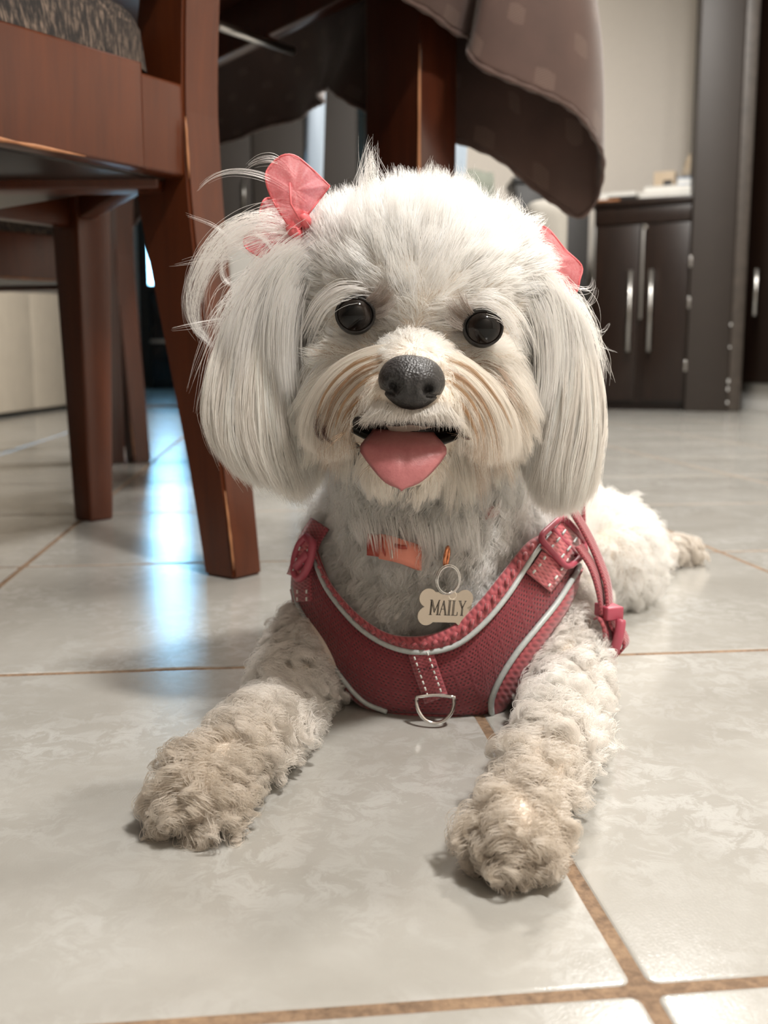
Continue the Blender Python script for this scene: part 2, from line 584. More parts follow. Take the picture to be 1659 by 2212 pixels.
MT = dict(
    tile=tile_mat(), grout=grout_mat(),
    wall=plain('warm_grey_wall_paint', srgb(220, 213, 203), 0.85, scale=60, var=0.02, bump=0.05),
    dim_wall=plain('bounce_cutting_brown_grey', srgb(104, 92, 82), 0.85, scale=60, var=0.02, bump=0.05),  # for the unseen left wall, toned dark to cut bounced light
    mid_wall=plain('bounce_limiting_grey_beige', srgb(160, 150, 140), 0.85, scale=60, var=0.02, bump=0.05),  # unseen wall behind the camera, toned for bounce and the tag's reflection
    shaded_table_wood=wood('shade_toned_table_varnish', srgb(46, 20, 11), srgb(70, 32, 17), 0.28),  # chair wood darkened, under-table shade put into its colour
    ceiling=plain('white_ceiling_paint', srgb(230, 228, 222), 0.9, scale=60, var=0.02),
    chair=wood('red_brown_varnish', srgb(66, 28, 10), srgb(90, 42, 17), 0.34, coat=0.08),
    chair_pale=wood('worn_and_highlit_wood', srgb(140, 88, 52), srgb(184, 128, 86), 0.5),  # worn chair edges, also the highlight coloured onto the table legs
    dark_wood=wood('dark_brown_veneer', srgb(24, 15, 11), srgb(40, 26, 19), 0.3, coat=0.1),
    frame=plain('dark_brown_door_frame', srgb(44, 36, 30), 0.5, var=0.05, scale=20),
    upholstery=woven_mat('mottled_brown_weave', srgb(24, 19, 17), srgb(128, 110, 96), 64, 22),
    cloth=cloth_mat(),
    steel=plain('brushed_steel', srgb(196, 194, 190), 0.28, 1.0, var=0.05, stretch=(1, 1, 0.1)),
    chrome=plain('polished_steel', srgb(215, 213, 210), 0.10, 1.0, var=0.02),
    copper=plain('copper_link', srgb(214, 142, 104), 0.22, 1.0, var=0.04),
    pale_metal=plain('pale_blue_grey_lacquer', srgb(178, 196, 214), 0.25, 0.2, var=0.04, stretch=(1, 1, 0.1)),
    black=plain('black_vinyl', srgb(20, 19, 19), 0.45, var=0.15),
    cream=plain('cream_leatherette', srgb(196, 186, 170), 0.55, var=0.05, scale=12),
    wood_light=wood('honey_wood', srgb(110, 82, 58), srgb(150, 118, 86), 0.4, stretch=(0.08, 0.08, 1)),
    grey=plain('grey_upholstery', srgb(150, 146, 138), 0.9, var=0.06, scale=80, bump=0.1),
    white=plain('white_gloss', srgb(232, 231, 227), 0.4, var=0.02),
    paper=plain('white_paper', srgb(226, 224, 218), 0.8, var=0.03),
    blue=plain('light_blue_card', srgb(120, 165, 215), 0.6, var=0.05),
    tan=plain('tan_card', srgb(190, 172, 148), 0.8, var=0.05),
    skin=plain('pale_dog_skin', srgb(222, 210, 196), 0.9, var=0.05),
    hair=hair_mat(), eye=eye_mat(), nose=nose_mat(), tongue=tongue_mat(),
    rim=plain('black_eyelid', srgb(24, 21, 20), 0.4, var=0.1, scale=400),
    mouth=plain('dark_mouth_lining', srgb(34, 22, 21), 0.35, var=0.2, scale=200),
    h_panel=harness_mesh_mat(),
    h_bind=ribbed_mat('rose_knit_binding', srgb(164, 74, 80), srgb(112, 42, 50), 260, 130),
    h_strap=ribbed_mat('rose_webbing', srgb(156, 66, 74), srgb(104, 36, 44), 450, 300, 0.6),
    h_shine=ribbed_mat('shiny_rose_webbing', srgb(192, 98, 104), srgb(132, 48, 58), 420, 160, 0.4),
    h_buckle=plain('rose_plastic', srgb(168, 74, 90), 0.42, var=0.04, scale=80),
    piping=plain('silver_reflective_piping', srgb(176, 182, 180), 0.5, 0.15, var=0.10, scale=500),
    thread=plain('pale_thread', srgb(214, 214, 208), 0.7, var=0.05),
    mark=plain('dark_thread', srgb(70, 26, 32), 0.8, var=0.05),
    collar=plain('coral_collar_band', srgb(220, 138, 118), 0.5, var=0.06, scale=120),
    collar_dark=plain('dark_coral_edge', srgb(160, 66, 52), 0.6, var=0.06),
    organza=organza_mat(),
    organza_rim=plain('pink_rolled_hem', srgb(228, 112, 116), 0.5, var=0.06, scale=300),
    tag=plain('mirror_steel_tag', srgb(226, 220, 208), 0.12, 1.0, var=0.02),
    engrave=plain('engraved_lines', srgb(58, 54, 52), 0.4, 0.6, var=0.05),
    shade=emit('lamp_glass', (1.0, 0.93, 0.84, 1), 5.0),
    sky_pane=emit('daylight_in_window', (0.28, 0.66, 1.0, 1), 9.0),
    teal=plain('dark_teal_glass', srgb(16, 32, 40), 0.1, var=0.2, scale=6),
    dark_gap=plain('dark_plastic', srgb(30, 30, 31), 0.5, var=0.1),
)

# ================================================================== the room
RU = np.array([0.99362, 0.11279])       # room axes on the floor, taken from the tile joints
RV = np.array([-0.11279, 0.99362])
RFR = ((0, 0, 0), RU, RV)


def rw(u, v, z=0.0):
    return np.array([RU[0] * u + RV[0] * v, RU[1] * u + RV[1] * v, z])


TILE, TU0, TV0, GAP = 0.36908, 0.11738, 0.28624, 0.0056
U0, U1, V0, V1, V2 = -3.1, 2.2, -1.3, 5.15, 9.6

floor = box('floor', (U0 - 0.1, V0 - 0.1, -0.03), (U1 + 0.1, V2 + 0.1, -0.0005), MT['grout'], frame=RFR)
tag(floor, 'pale marbled ceramic tile floor with brown grout joints', kind='structure')


def tile_mesh():
    h = (TILE - GAP) / 2

    def ring(inset, z, rad=0.004, k=4):
        out = []
        e = h - inset
        for cx, cy, a0 in ((1, 1, 0), (-1, 1, 90), (-1, -1, 180), (1, -1, 270)):
            for i in range(k):
                a = math.radians(a0 + 90 * i / (k - 1))
                r = rad - inset
                out.append((cx * (e - r) + r * math.cos(a), cy * (e - r) + r * math.sin(a), z))
        return out
    R = [ring(0, -0.012), ring(0, -0.0006), ring(0.0008, -0.0001), ring(0.0018, 0.0)]
    n = len(R[0])
    V = [p for r in R for p in r]
    Fc = [(i * n + k, i * n + (k + 1) % n, (i + 1) * n + (k + 1) % n, (i + 1) * n + k) for i in range(3) for k in range(n)]
    Fc.append(tuple(3 * n + k for k in range(n)))
    me = bpy.data.meshes.new('tile')
    me.from_pydata(V, [], Fc)
    me.update()
    me.materials.append(MT['tile'])
    return me


TM = tile_mesh()
ang = math.atan2(RU[1], RU[0])
n_t = 0
for j in range(-5, 14):
    for i in range(-10, 7):
        u, v = TU0 + (i + 0.5) * TILE, TV0 + (j + 0.5) * TILE
        if u - TILE / 2 < U0 - 0.3 or u + TILE / 2 > U1 + 0.2 or v > V1 + 0.1: continue
        if j < -3 and not -4 < i < 4: continue
        o = bpy.data.objects.new('tile', TM)
        o.location = rw(u, v, 0)
        o.rotation_euler = (0, 0, ang + random.choice([0, 1, 2, 3]) * math.pi / 2)
        link(o, floor)
        n_t += 1
far_floor = box('far_floor', (U0, TV0 + 14 * TILE, -0.01), (U1, V2, 0.0), MT['tile'], frame=RFR)
tag(far_floor, kind='structure')

for nm, lo, hi in (('wall_left', (U0 - 0.12, V0, 0), (U0, V2, CEIL_Z)), ('wall_right', (U1, V0, 0), (U1 + 0.12, V2, CEIL_Z)),
                   ('wall_front', (U0, V0 - 0.12, 0), (U1, V0, CEIL_Z)), ('wall_back', (U0, V2, 0), (U1, V2 + 0.12, CEIL_Z)),
                   ('wall_partition', (0.50, V1, 0), (U1, V1 + 0.12, CEIL_Z))):
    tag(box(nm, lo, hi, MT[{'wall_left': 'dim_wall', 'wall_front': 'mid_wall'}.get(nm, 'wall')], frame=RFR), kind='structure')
tag(box('ceiling', (U0 - 0.12, V0 - 0.12, CEIL_Z), (U1 + 0.12, V2 + 0.12, CEIL_Z + 0.1), MT['ceiling'], frame=RFR), kind='structure')
tag(box('baseboard_right', (U1 - 0.03, 3.2, 0), (U1, 4.55, 0.128), MT['white'], frame=RFR, bevel=0.004), kind='structure')

# lamps on the ceiling
for lo in LAMP_OBJS:
    x, y = lo.location.x, lo.location.y
    near = {0: 'round glass ceiling lamp above the dining table side', 1: 'round glass ceiling lamp deep in the room', 2: 'round glass ceiling lamp nearest the camera'}[LAMP_OBJS.index(lo)]
    t = tag(empty('ceiling_lamp', (x, y, CEIL_Z)), near, 'lamp', 'ceiling lamps')
    lathe('lamp_base', [(0.0, 0), (0.17, 0), (0.17, -0.02), (0.15, -0.035), (0.0, -0.035)], MT['steel'], t, (x, y, CEIL_Z))
    lathe('lamp_shade', [(0.145, -0.036), (0.15, -0.05), (0.13, -0.07), (0.08, -0.084), (0.0, -0.088)], MT['shade'], t, (x, y, CEIL_Z))

# glazed patio door far at the back: a narrow bright pane above a dark lower panel
dz = V2 - 0.01


def back_u(px, v):
    d = ray(px, 793)[:2]
    # solve for the point on the line v = const
    k = v / (d @ RV)
    return (d * k) @ RU


du0, du1 = back_u(328, dz), back_u(388, dz)
dr = tag(empty('door_1', rw((du0 + du1) / 2, dz)), kind='structure')
box('door_frame', (du0 - 0.09, dz - 0.05, 0), (du0, dz, 2.2), MT['frame'], dr, 0.004, frame=RFR)
box('door_frame', (du1, dz - 0.05, 0), (du1 + 0.09, dz, 2.2), MT['frame'], dr, 0.004, frame=RFR)
box('door_frame', (du0 - 0.09, dz - 0.05, 2.2), (du1 + 0.09, dz, 2.29), MT['frame'], dr, 0.004, frame=RFR)
box('pane', (du0, dz - 0.03, 0.95), (du1, dz - 0.02, 2.2), MT['sky_pane'], dr, frame=RFR)
box('lower_panel', (du0, dz - 0.035, 0.0), (du1, dz - 0.01, 0.89), MT['teal'], dr, 0.004, frame=RFR)
box('middle_rail', (du0, dz - 0.05, 0.89), (du1, dz - 0.01, 0.95), MT['frame'], dr, 0.004, frame=RFR)
box('glazing_bar', (du0, dz - 0.045, 0.42), (du1, dz - 0.036, 0.45), MT['steel'], dr, 0.002, frame=RFR)

# dark brown door jamb with a scuffed edge strip, and the dark door beyond it
pf = (pt(1478, 886, 4.55) * [1, 1, 0], np.array([0.985, -0.17]), np.array([0.17, 0.985]))
trim = tag(empty('trim_1', pf[0]), kind='structure')
box('jamb', (0.0, 0, 0), (0.185, 0.16, CEIL_Z), MT['frame'], trim, 0.004, frame=pf)
box('edge_strip', (0.187, 0.01, 0), (0.245, 0.12, CEIL_Z), plain('grey_brown_strip', srgb(68, 60, 53), 0.45, var=0.25, scale=25), trim, 0.006, frame=pf)
random.seed(3)
for k in range(6):
    z = 0.03 + 0.42 * random.random()
    s = 0.003 + 0.005 * random.random()
    box('paint_chip', (0.182, -0.003, z), (0.182 + s, 0.001, z + s * random.uniform(1.2, 3)), MT['white'], trim, 0.001, frame=pf)
for z in (0.18, 0.46, 0.64):
    lx = -0.006 if z > 0.3 else -0.01
    box('hinge', (lx, -0.009, z), (lx + 0.012, 0.0, z + 0.05), MT['steel'], trim, 0.005, frame=pf)
d2 = tag(empty('door_2', rw(U1, 4.1)), kind='structure')
box('door_leaf', (U1 - 0.06, 3.3, 0.13), (U1 - 0.02, 4.52, 2.1), MT['dark_wood'], d2, 0.004, frame=RFR)
tube('door_handle', [rw(U1 - 0.10, 4.20, 0.42), rw(U1 - 0.10, 4.20, 0.62)], 0.010, MT['steel'], d2)
tube('pull_rod', [rw(U1 - 0.075, 4.44, 0.14), rw(U1 - 0.075, 4.44, 2.1)], 0.016, MT['steel'], d2)

# ================================================================== dining chairs
AA = np.array([-0.78, -0.6258])         # along the near edge of the table
BB = np.array([-0.6258, 0.78])          # away along its other edge
CA = np.array([-0.61, -0.7924])         # along the back of the near chair
CB = np.array([-0.7924, 0.61])          # towards its front
P1 = gnd(568, 1240)
P2 = gnd(203, 1122)


FLX, FLY = float((P2 - P1)[:2] @ CA) - 0.028, float((P2 - P1)[:2] @ CB) - 0.028     # front leg, in chair axes


def build_chair(fr, label):
    """frame origin: foot of the rear leg; x along the back, y to the front"""
    t = tag(empty('dining_chair', fr[0]), label, 'chair', 'red-brown wooden dining chairs')
    Wd, Dp, SZ = 0.42, 0.40, 0.458       # rear leg spacing, foot to front leg, frame top height

    def leg_grid(x0, sx):
        rows = [(0.0, 0.0, 0.038, 0.042), (0.10, 0.011, 0.040, 0.048), (0.22, 0.026, 0.042, 0.060), (0.33, 0.039, 0.044, 0.072),
                (0.40, 0.044, 0.0445, 0.078), (0.46, 0.045, 0.0445, 0.074), (0.58, 0.034, 0.0445, 0.060), (0.75, -0.004, 0.040, 0.046), (0.98, -0.060, 0.034, 0.036)]
        P = catmull([(z, y, w, d) for z, y, w, d in rows], 40)
        bm = bmesh.new()
        prev = None
        for z, y, w, d in P:
            c = [(x0 - sx * 0, y, z), (x0 + sx * w, y, z), (x0 + sx * w, y + d, z), (x0, y + d, z)]
            vs = [bm.verts.new(tuple(map(float, frame_pt(fr, q)))) for q in c]
            if prev:
                for k in range(4): bm.faces.new([prev[k], prev[(k + 1) % 4], vs[(k + 1) % 4], vs[k]])
            else: bm.faces.new(vs[::-1])
            prev = vs
        bm.faces.new(prev)
        bmesh.ops.recalc_face_normals(bm, faces=bm.faces)
        bm.normal_update()
        sharp = [e for e in bm.edges if len(e.link_faces) == 2 and e.link_faces[0].normal.dot(e.link_faces[1].normal) < 0.5]
        bmesh.ops.bevel(bm, geom=sharp, offset=0.0028, segments=2, affect='EDGES')
        return bm
    for x0, sx in ((0.0, 1), (Wd, -1)):
        lg = bm_obj('rear_leg', leg_grid(x0, sx), MT['chair'], t)
        lg.data.polygons.foreach_set('use_smooth', [False] * len(lg.data.polygons))
        # varnish rubbed away along the corner edge
        pts = [frame_pt(fr, (x0 + sx * w, y - 0.0006, z)) for z, y, w in ((0.010, 0.0008, 0.0385), (0.05, 0.0050, 0.0392), (0.085, 0.0090, 0.0398))]
        tube('worn_edge', catmull(pts, 8), [0.0006, 0.0012, 0.0010, 0.0015, 0.0008, 0.0011, 0.0006, 0.0003], MT['chair_pale'], t, 6)
        tube('worn_edge', catmull([frame_pt(fr, (x0 + sx * 0.0440, 0.0415, 0.37)), frame_pt(fr, (x0 + sx * 0.0442, 0.0440, 0.425))], 6), [0.0003, 0.001, 0.0014, 0.001, 0.0012, 0.0003], MT['chair_pale'], t, 6)
    # front legs: straight and tapered, set a little wider than the back ones
    for x0 in (FLX, Wd - FLX - 0.056):
        c = []
        for z, s, o in ((0.0, 0.036, 0.010), (SZ, 0.056, 0.0)):
            for dx, dy in ((0, 0), (s, 0), (s, s), (0, s)):
                c.append(frame_pt(fr, (x0 + o + dx, FLY + o + dy, z)))
        hexa('front_leg', c, MT['chair'], t, 0.004)
    # seat frame rails
    ro = 0.036
    Dp = FLY + 0.02
    box('back_rail', (0.098, ro, SZ - 0.088), (Wd - 0.098, ro + 0.024, SZ), MT['chair'], t, 0.003, frame=fr)
    for a0, a1 in ((0.040, 0.100), (Wd - 0.100, Wd - 0.040)):
        box('rail_tenon', (a0, ro + 0.012, SZ - 0.086), (a1, ro + 0.036, SZ - 0.004), MT['chair'], t, 0.004, frame=fr)
    box('front_rail', (FLX + 0.05, Dp - 0.005, SZ - 0.085), (Wd - FLX - 0.05, Dp + 0.02, SZ), MT['chair'], t, 0.003, frame=fr)
    for s in (0, 1):
        xa, xb = (0.012, FLX + 0.02) if s == 0 else (Wd - 0.034, Wd - FLX - 0.042)
        c = []
        for z in (SZ - 0.075, SZ):
            c += [frame_pt(fr, q) for q in ((xa, ro + 0.06, z), (xa + 0.022, ro + 0.06, z), (xb + 0.022, Dp, z), (xb, Dp, z))]
        hexa('side_rail', c, MT['chair'], t, 0.003)
    # worn lower corner of the back rail
    tube('worn_edge', catmull([frame_pt(fr, (Wd - 0.12, ro - 0.0004, SZ - 0.0875)), frame_pt(fr, (0.160, ro - 0.0004, SZ - 0.0875))], 10), [0.0006, 0.0012, 0.002, 0.0014, 0.0022, 0.0012, 0.002, 0.0016, 0.001, 0.0004], MT['chair_pale'], t, 6)
    # boards under the seat
    box('under_board', (0.05, ro + 0.03, SZ - 0.088), (Wd - 0.05, Dp - 0.02, SZ - 0.074), MT['dark_wood'], t, 0.002, frame=fr)
    c = []
    for z in (SZ - 0.096, SZ - 0.03):
        c += [frame_pt(fr, q) for q in ((0.03, ro + 0.05, z), (0.06, ro + 0.03, z), (0.30, Dp - 0.02, z), (0.27, Dp - 0.005, z))]
    hexa('cross_brace', c, MT['chair'], t, 0.002)
    # cushion
    n = 40
    G, UV = [], []
    x0, x1, y0, y1 = 0.060, Wd - 0.060, ro + 0.002, Dp + 0.025
    for i in range(n + 1):
        row, ur = [], []
        for j in range(n + 1):
            a, b = i / n * 2 - 1, j / n * 2 - 1
            # rounded square outline, domed top
            k = 1 - 0.10 * (abs(a) ** 3) * (abs(b) ** 3)
            e = max(abs(a), abs(b))
            z = SZ + 0.075 * (1 - e ** 5) ** 0.5
            row.append(frame_pt(fr, ((x0 + x1) / 2 + a * k * (x1 - x0) / 2, (y0 + y1) / 2 + b * k * (y1 - y0) / 2, z)))
            ur.append((a * 0.5 + 0.25 * a * e ** 4, b * 0.5 + 0.25 * b * e ** 4))
        G.append(row); UV.append(ur)
    sheet('cushion', G, MT['upholstery'], t, uv=UV)
    # back of the chair: top rail and slats
    tp = [frame_pt(fr, (x, -0.040 - 0.012 * math.sin(math.pi * x / Wd), 0.955)) for x in np.linspace(0.0, Wd, 9)]
    tube('top_rail', tp, 0.032, MT['chair'], t, 10, flat=1.0)
    for k in range(4):
        x = 0.07 + k * (Wd - 0.14) / 3
        tube('back_slat', [frame_pt(fr, (x, 0.070, 0.56)), frame_pt(fr, (x, 0.018, 0.75)), frame_pt(fr, (x, -0.04, 0.94))], 0.010, MT['chair'], t, 8)
    tube('lower_back_rail', [frame_pt(fr, (0.02, 0.070, 0.56)), frame_pt(fr, (Wd - 0.02, 0.070, 0.56))], 0.016, MT['chair'], t, 8)
    return t


CF = (P1, CA, CB)
build_chair(CF, 'red-brown wooden dining chair with mottled brown cushion, nearest the dog')
Q1 = gnd(327, 998)
a2 = math.radians(-13)
A2 = np.array([CA[0] * math.cos(a2) - CA[1] * math.sin(a2), CA[0] * math.sin(a2) + CA[1] * math.cos(a2)])
B2 = np.array([CB[0] * math.cos(a2) - CB[1] * math.sin(a2), CB[0] * math.sin(a2) + CB[1] * math.cos(a2)])
build_chair((Q1, A2, B2), 'dark dining chair farther back, its curved leg seen between the legs of the near chair')

# ================================================================== table and cloth
TS = 1.25
TC = np.array([0.208, 1.266])            # corner of the table top
TZ = 0.775
A3, B3 = np.append(AA, 0), np.append(BB, 0)
TFR = (np.array([TC[0], TC[1], 0]), AA, BB)
table = tag(empty('dining_table', TFR[0]), 'shade-darkened brown wooden dining table under the brown cloth', 'table')
box('table_top', (0.0, 0.0, TZ - 0.03), (1.0, 1.28, TZ - 0.003), MT['shaded_table_wood'], table, 0.004, frame=TFR)
LK = pt(905, 300, 1.25)                  # the visible edge of the near leg
lk = np.array([LK[0], LK[1], 0]) - TFR[0]
la, lb = float(lk[:2] @ AA), float(lk[:2] @ BB)
LA, LB = 0.062, 0.106                    # leg section along a and b
# near leg: visible edge is the (+a, -b) corner
legs = [(la - LA, lb), (0.86, lb), (la - LA, 1.10), (0.86, 1.10)]
for k, (x, y) in enumerate(legs):
    box('table_leg', (x, y, 0), (x + LA, y + LB, TZ - 0.03), MT['shaded_table_wood'], table, 0.004, frame=TFR)
    tube('edge_highlight', [frame_pt(TFR, (x + LA - 0.001, y + 0.001, z)) for z in np.linspace(0.30, 0.58, 10)],  # pale corner strip: an edge highlight put into the colour
         [0.0006, 0.0016, 0.0022, 0.0016, 0.0024, 0.002, 0.0016, 0.002, 0.0014, 0.0005], MT['chair_pale'], table, 6)
for lo, hi in (((0.06, lb + 0.03, 0.68), (0.9, lb + 0.055, TZ - 0.03)), ((0.06, 1.14, 0.68), (0.9, 1.165, TZ - 0.03)),
               ((la - 0.04, lb, 0.68), (la - 0.015, 1.14, TZ - 0.03)), ((0.88, lb, 0.68), (0.905, 1.14, TZ - 0.03))):
    box('apron', lo, hi, MT['shaded_table_wood'], table, 0.003, frame=TFR)
tube('brace', [pt(470, 55, 1.45), pt(632, 110, 1.62)], 0.007, MT['steel'], table)


def tp(u, v):                            # a point on the rim of the table top
    return np.array(frame_pt(TFR, (u, v, TZ)))


def hs(px, py, Y):
    return pt(px, py, Y * TS)


pairs = [(tp(1.0, 0), np.array(frame_pt(TFR, (1.0, -0.03, 0.625)))), (tp(0.62, 0), np.array(frame_pt(TFR, (0.62, -0.04, 0.62)))),
         (tp(0.36, 0), hs(780, -45, 0.93)), (tp(0.27, 0), hs(850, 4, 0.955)), (tp(0.20, 0), hs(930, 38, 0.97)), (tp(0.165, 0), hs(978, 72, 0.99)), (tp(0.15, 0), hs(1000, 84, 1.005)),
         (tp(0.14, 0), hs(983, 112, 0.975)), (tp(0.12, 0), hs(1010, 142, 0.965)), (tp(0.085, 0), hs(1100, 178, 0.965)), (tp(0.04, 0), hs(1205, 232, 0.985)),
         (tp(0.012, 0.0), hs(1262, 290, 1.01)), (tp(0.0, 0.006), hs(1287, 352, 1.05)), (tp(0, 0.03), hs(1270, 425, 1.085)), (tp(0, 0.05), hs(1233, 470, 1.095)),
         (tp(0, 0.08), hs(1185, 438, 1.09)), (tp(0, 0.12), hs(1130, 398, 1.09)), (tp(0, 0.2), hs(985, 310, 1.085)), (tp(0, 0.32), hs(785, 245, 1.117)), (tp(0, 0.42), hs(690, 187, 1.185)),
         (tp(0, 0.62), np.array(frame_pt(TFR, (-0.05, 0.62, 0.63)))), (tp(0, 0.9), np.array(frame_pt(TFR, (-0.03, 0.9, 0.62)))), (tp(0, 1.1), np.array(frame_pt(TFR, (-0.06, 1.1, 0.61)))), (tp(0, 1.28), np.array(frame_pt(TFR, (-0.03, 1.28, 0.50))))]
# resample both rims by a shared parameter
tt = np.linspace(0, len(pairs) - 1, 150)


def cr(Pa, t):
    Pa = np.asarray(Pa)
    i = np.clip(t.astype(int), 0, len(Pa) - 2)
    f = (t - i)[:, None]
    g = lambda k: Pa[np.clip(k, 0, len(Pa) - 1)]
    a, b, c, d = g(i - 1), g(i), g(i + 1), g(i + 2)
    return 0.5 * (2 * b + (c - a) * f + (2 * a - 5 * b + 4 * c - d) * f ** 2 + (3 * b - a - 3 * c + d) * f ** 3)


TOPR, HEM = cr([p[0] for p in pairs], tt), cr([p[1] for p in pairs], tt)
ctr = np.array(frame_pt(TFR, (0.4, 0.6, TZ)))
rows, uvs = [], []
ulen = np.r_[0, np.cumsum(np.linalg.norm(np.diff(HEM, axis=0), axis=1))]
for s in np.linspace(0, 1, 34):
    out = TOPR - ctr
    out[:, 2] = 0
    out /= np.linalg.norm(out, axis=1)[:, None]
    bulge = 0.016 * math.sin(math.pi * min(1, s * 1.0)) + 0.010 * min(1, s * 6)
    r = TOPR * (1 - s) + HEM * s + out * bulge
    r = r + out * (0.007 * s * np.sin(ulen * 38 + 2.0 * s))[:, None] * np.minimum(1, np.abs(ulen - ulen[75]) * 4)[:, None]
    rows.append(r)
    uvs.append(np.stack([ulen, np.full(len(ulen), -s * 0.36)], 1))
cloth = tag(empty('tablecloth', frame_pt(TFR, (0.0, 0.0, TZ))), 'brown tablecloth with woven lozenges draped over the table corner', 'tablecloth')
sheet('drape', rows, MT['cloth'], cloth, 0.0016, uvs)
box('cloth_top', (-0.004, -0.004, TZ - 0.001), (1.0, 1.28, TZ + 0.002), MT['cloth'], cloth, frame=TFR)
hm = catmull(rows[-1], 400)
dl = np.arange(400)
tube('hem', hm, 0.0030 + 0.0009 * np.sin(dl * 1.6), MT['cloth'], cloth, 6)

# ================================================================== chair with metal posts behind the table
mc = tag(empty('metal_chair', pt(820, 1010, 1.95) * [1, 1, 0]), 'chair with pale blue-grey metal posts and black pad, behind the table leg', 'chair')
pa, pb = pt(668, 500, 1.95), pt(976, 500, 2.0)
dirc = (pb - pa)[:2] / np.linalg.norm((pb - pa)[:2])
nrm = np.array([-dirc[1], dirc[0]])
MF = (np.array([pa[0], pa[1], 0]), dirc, nrm)
wd = float(np.linalg.norm((pb - pa)[:2]))
for x in (0, wd):
    lean = 0.0
    c = []
    for z, s, dx in ((0, 0.030, -0.012), (1.0, 0.034, 0.03)):
        c += [frame_pt(MF, q) for q in ((x - s / 2 + dx, 0, z), (x + s / 2 + dx, 0, z), (x + s / 2 + dx, s, z), (x - s / 2 + dx, s, z))]
    hexa('post', c, MT['pale_metal'], mc, 0.005)
    box('front_leg', (x - 0.014, 0.36, 0), (x + 0.014, 0.39, 0.44), MT['pale_metal'], mc, 0.004, frame=MF)
box('seat', (-0.06, 0.02, 0.44), (wd + 0.06, 0.42, 0.49), MT['black'], mc, 0.015, frame=MF)
box('backrest', (-0.03, -0.01, 0.78), (wd + 0.07, 0.04, 1.0), MT['black'], mc, 0.012, frame=MF)

# ================================================================== far furniture on the left and the middle
sb = tag(empty('sideboard', (-1.7, 4.2, 0)), 'low cream sideboard with a wooden band, behind the near chair', 'sideboard')
SFR = ((-1.47, 3.2, 0), np.array([-0.03, 1.0]), np.array([-1.0, -0.03]))
for k in range(4):
    box('front_panel', (k * 0.56 + 0.003, 0.0, 0.02), (k * 0.56 + 0.557, 0.03, 0.63), MT['cream'], sb, 0.006, frame=SFR)
box('body', (0, 0.03, 0.02), (2.24, 0.5, 0.63), MT['cream'], sb, 0.004, frame=SFR)
box('plinth', (0.0, 0.02, 0.0), (2.24, 0.48, 0.02), MT['dark_gap'], sb, frame=SFR)
for k in range(3):
    box('wood_band', (-0.01, -0.012 + 0.004 * k, 0.632 + 0.045 * k), (2.25, 0.5, 0.674 + 0.045 * k), MT['wood_light'], sb, 0.005, frame=SFR)

sf = tag(empty('sofa', pt(600, 830, 3.9) * [1, 1, 0]), 'pale grey sofa standing behind the chairs in the middle', 'sofa')
FF = (pt(400, 700, 4.25) * [1, 1, 0], np.array([0.97, -0.24]), np.array([0.24, 0.97]))
box('base', (0, 0, 0.05), (0.85, 0.6, 0.32), MT['grey'], sf, 0.02, frame=FF)
box('seat_cushion', (0.02, -0.02, 0.32), (0.83, 0.42, 0.47), MT['grey'], sf, 0.04, frame=FF)
box('back_cushion', (0.02, 0.36, 0.46), (0.83, 0.6, 0.84), MT['white'], sf, 0.05, frame=FF)
for x in (0.04, 0.77):
    box('foot', (x, 0.04, 0), (x + 0.04, 0.08, 0.05), MT['dark_wood'], sf, frame=FF)
    box('foot', (x, 0.5, 0), (x + 0.04, 0.54, 0.05), MT['dark_wood'], sf, frame=FF)

wr = tag(empty('wardrobe', pt(620, 870, 5.0) * [1, 1, 0]), 'tall dark brown wardrobe behind the table, partly hidden by the pale sofa', 'wardrobe')  # added dark backdrop that tones down the bright gap behind the table
WF = (pt(440, 793, 5.0) * [1, 1, 0], np.array([1.0, 0.05]), np.array([-0.05, 1.0]))
ww = mm(330, 5.0)
WM = plain('dull_brown_backdrop', srgb(46, 40, 35), 0.6, var=0.08, scale=8, stretch=(1, 1, 0.1))
box('body', (0, 0.02, 0.0), (ww, 0.5, 2.1), WM, wr, 0.004, frame=WF)
for k in range(3):
    d = box('door', (k * ww / 3 + 0.004, 0.0, 0.08), ((k + 1) * ww / 3 - 0.004, 0.02, 2.08), WM, wr, 0.004, frame=WF)
    tube('door_pull', [frame_pt(WF, ((k + 0.85) * ww / 3, -0.02, 0.95)), frame_pt(WF, ((k + 0.85) * ww / 3, -0.02, 1.10))], 0.006, MT['steel'], d)

ar = tag(empty('armchair', pt(1100, 870, 3.3) * [1, 1, 0]), 'grey upholstered armchair with rounded arm, left of the dark cabinet', 'armchair')
AF = (pt(1000, 793, 3.35) * [1, 1, 0], np.array([1.0, 0.03]), np.array([-0.03, 1.0]))
aw = mm(220, 3.35)
box('base', (-0.12, 0.02, 0.05), (aw - 0.01, 0.6, 0.36), MT['grey'], ar, 0.02, frame=AF)
box('seat_cushion', (-0.11, 0.0, 0.36), (aw - 0.14, 0.5, 0.48), MT['grey'], ar, 0.04, frame=AF)
box('backrest', (-0.11, 0.5, 0.30), (aw - 0.16, 0.68, 0.90), MT['grey'], ar, 0.05, frame=AF)
box('arm', (aw - 0.14, -0.02, 0.06), (aw, 0.66, 0.745), MT['grey'], ar, 0.06, 5, frame=AF)
for x in (-0.08, aw - 0.08):
    for y in (0.06, 0.52):
        box('foot', (x, y, 0), (x + 0.04, y + 0.04, 0.06), MT['dark_wood'], ar, frame=AF)
th = tag(empty('throw', frame_pt(AF, (0, 0.5, 0.9))), 'folded grey-green throw over the back of the grey armchair', 'throw')
G = []
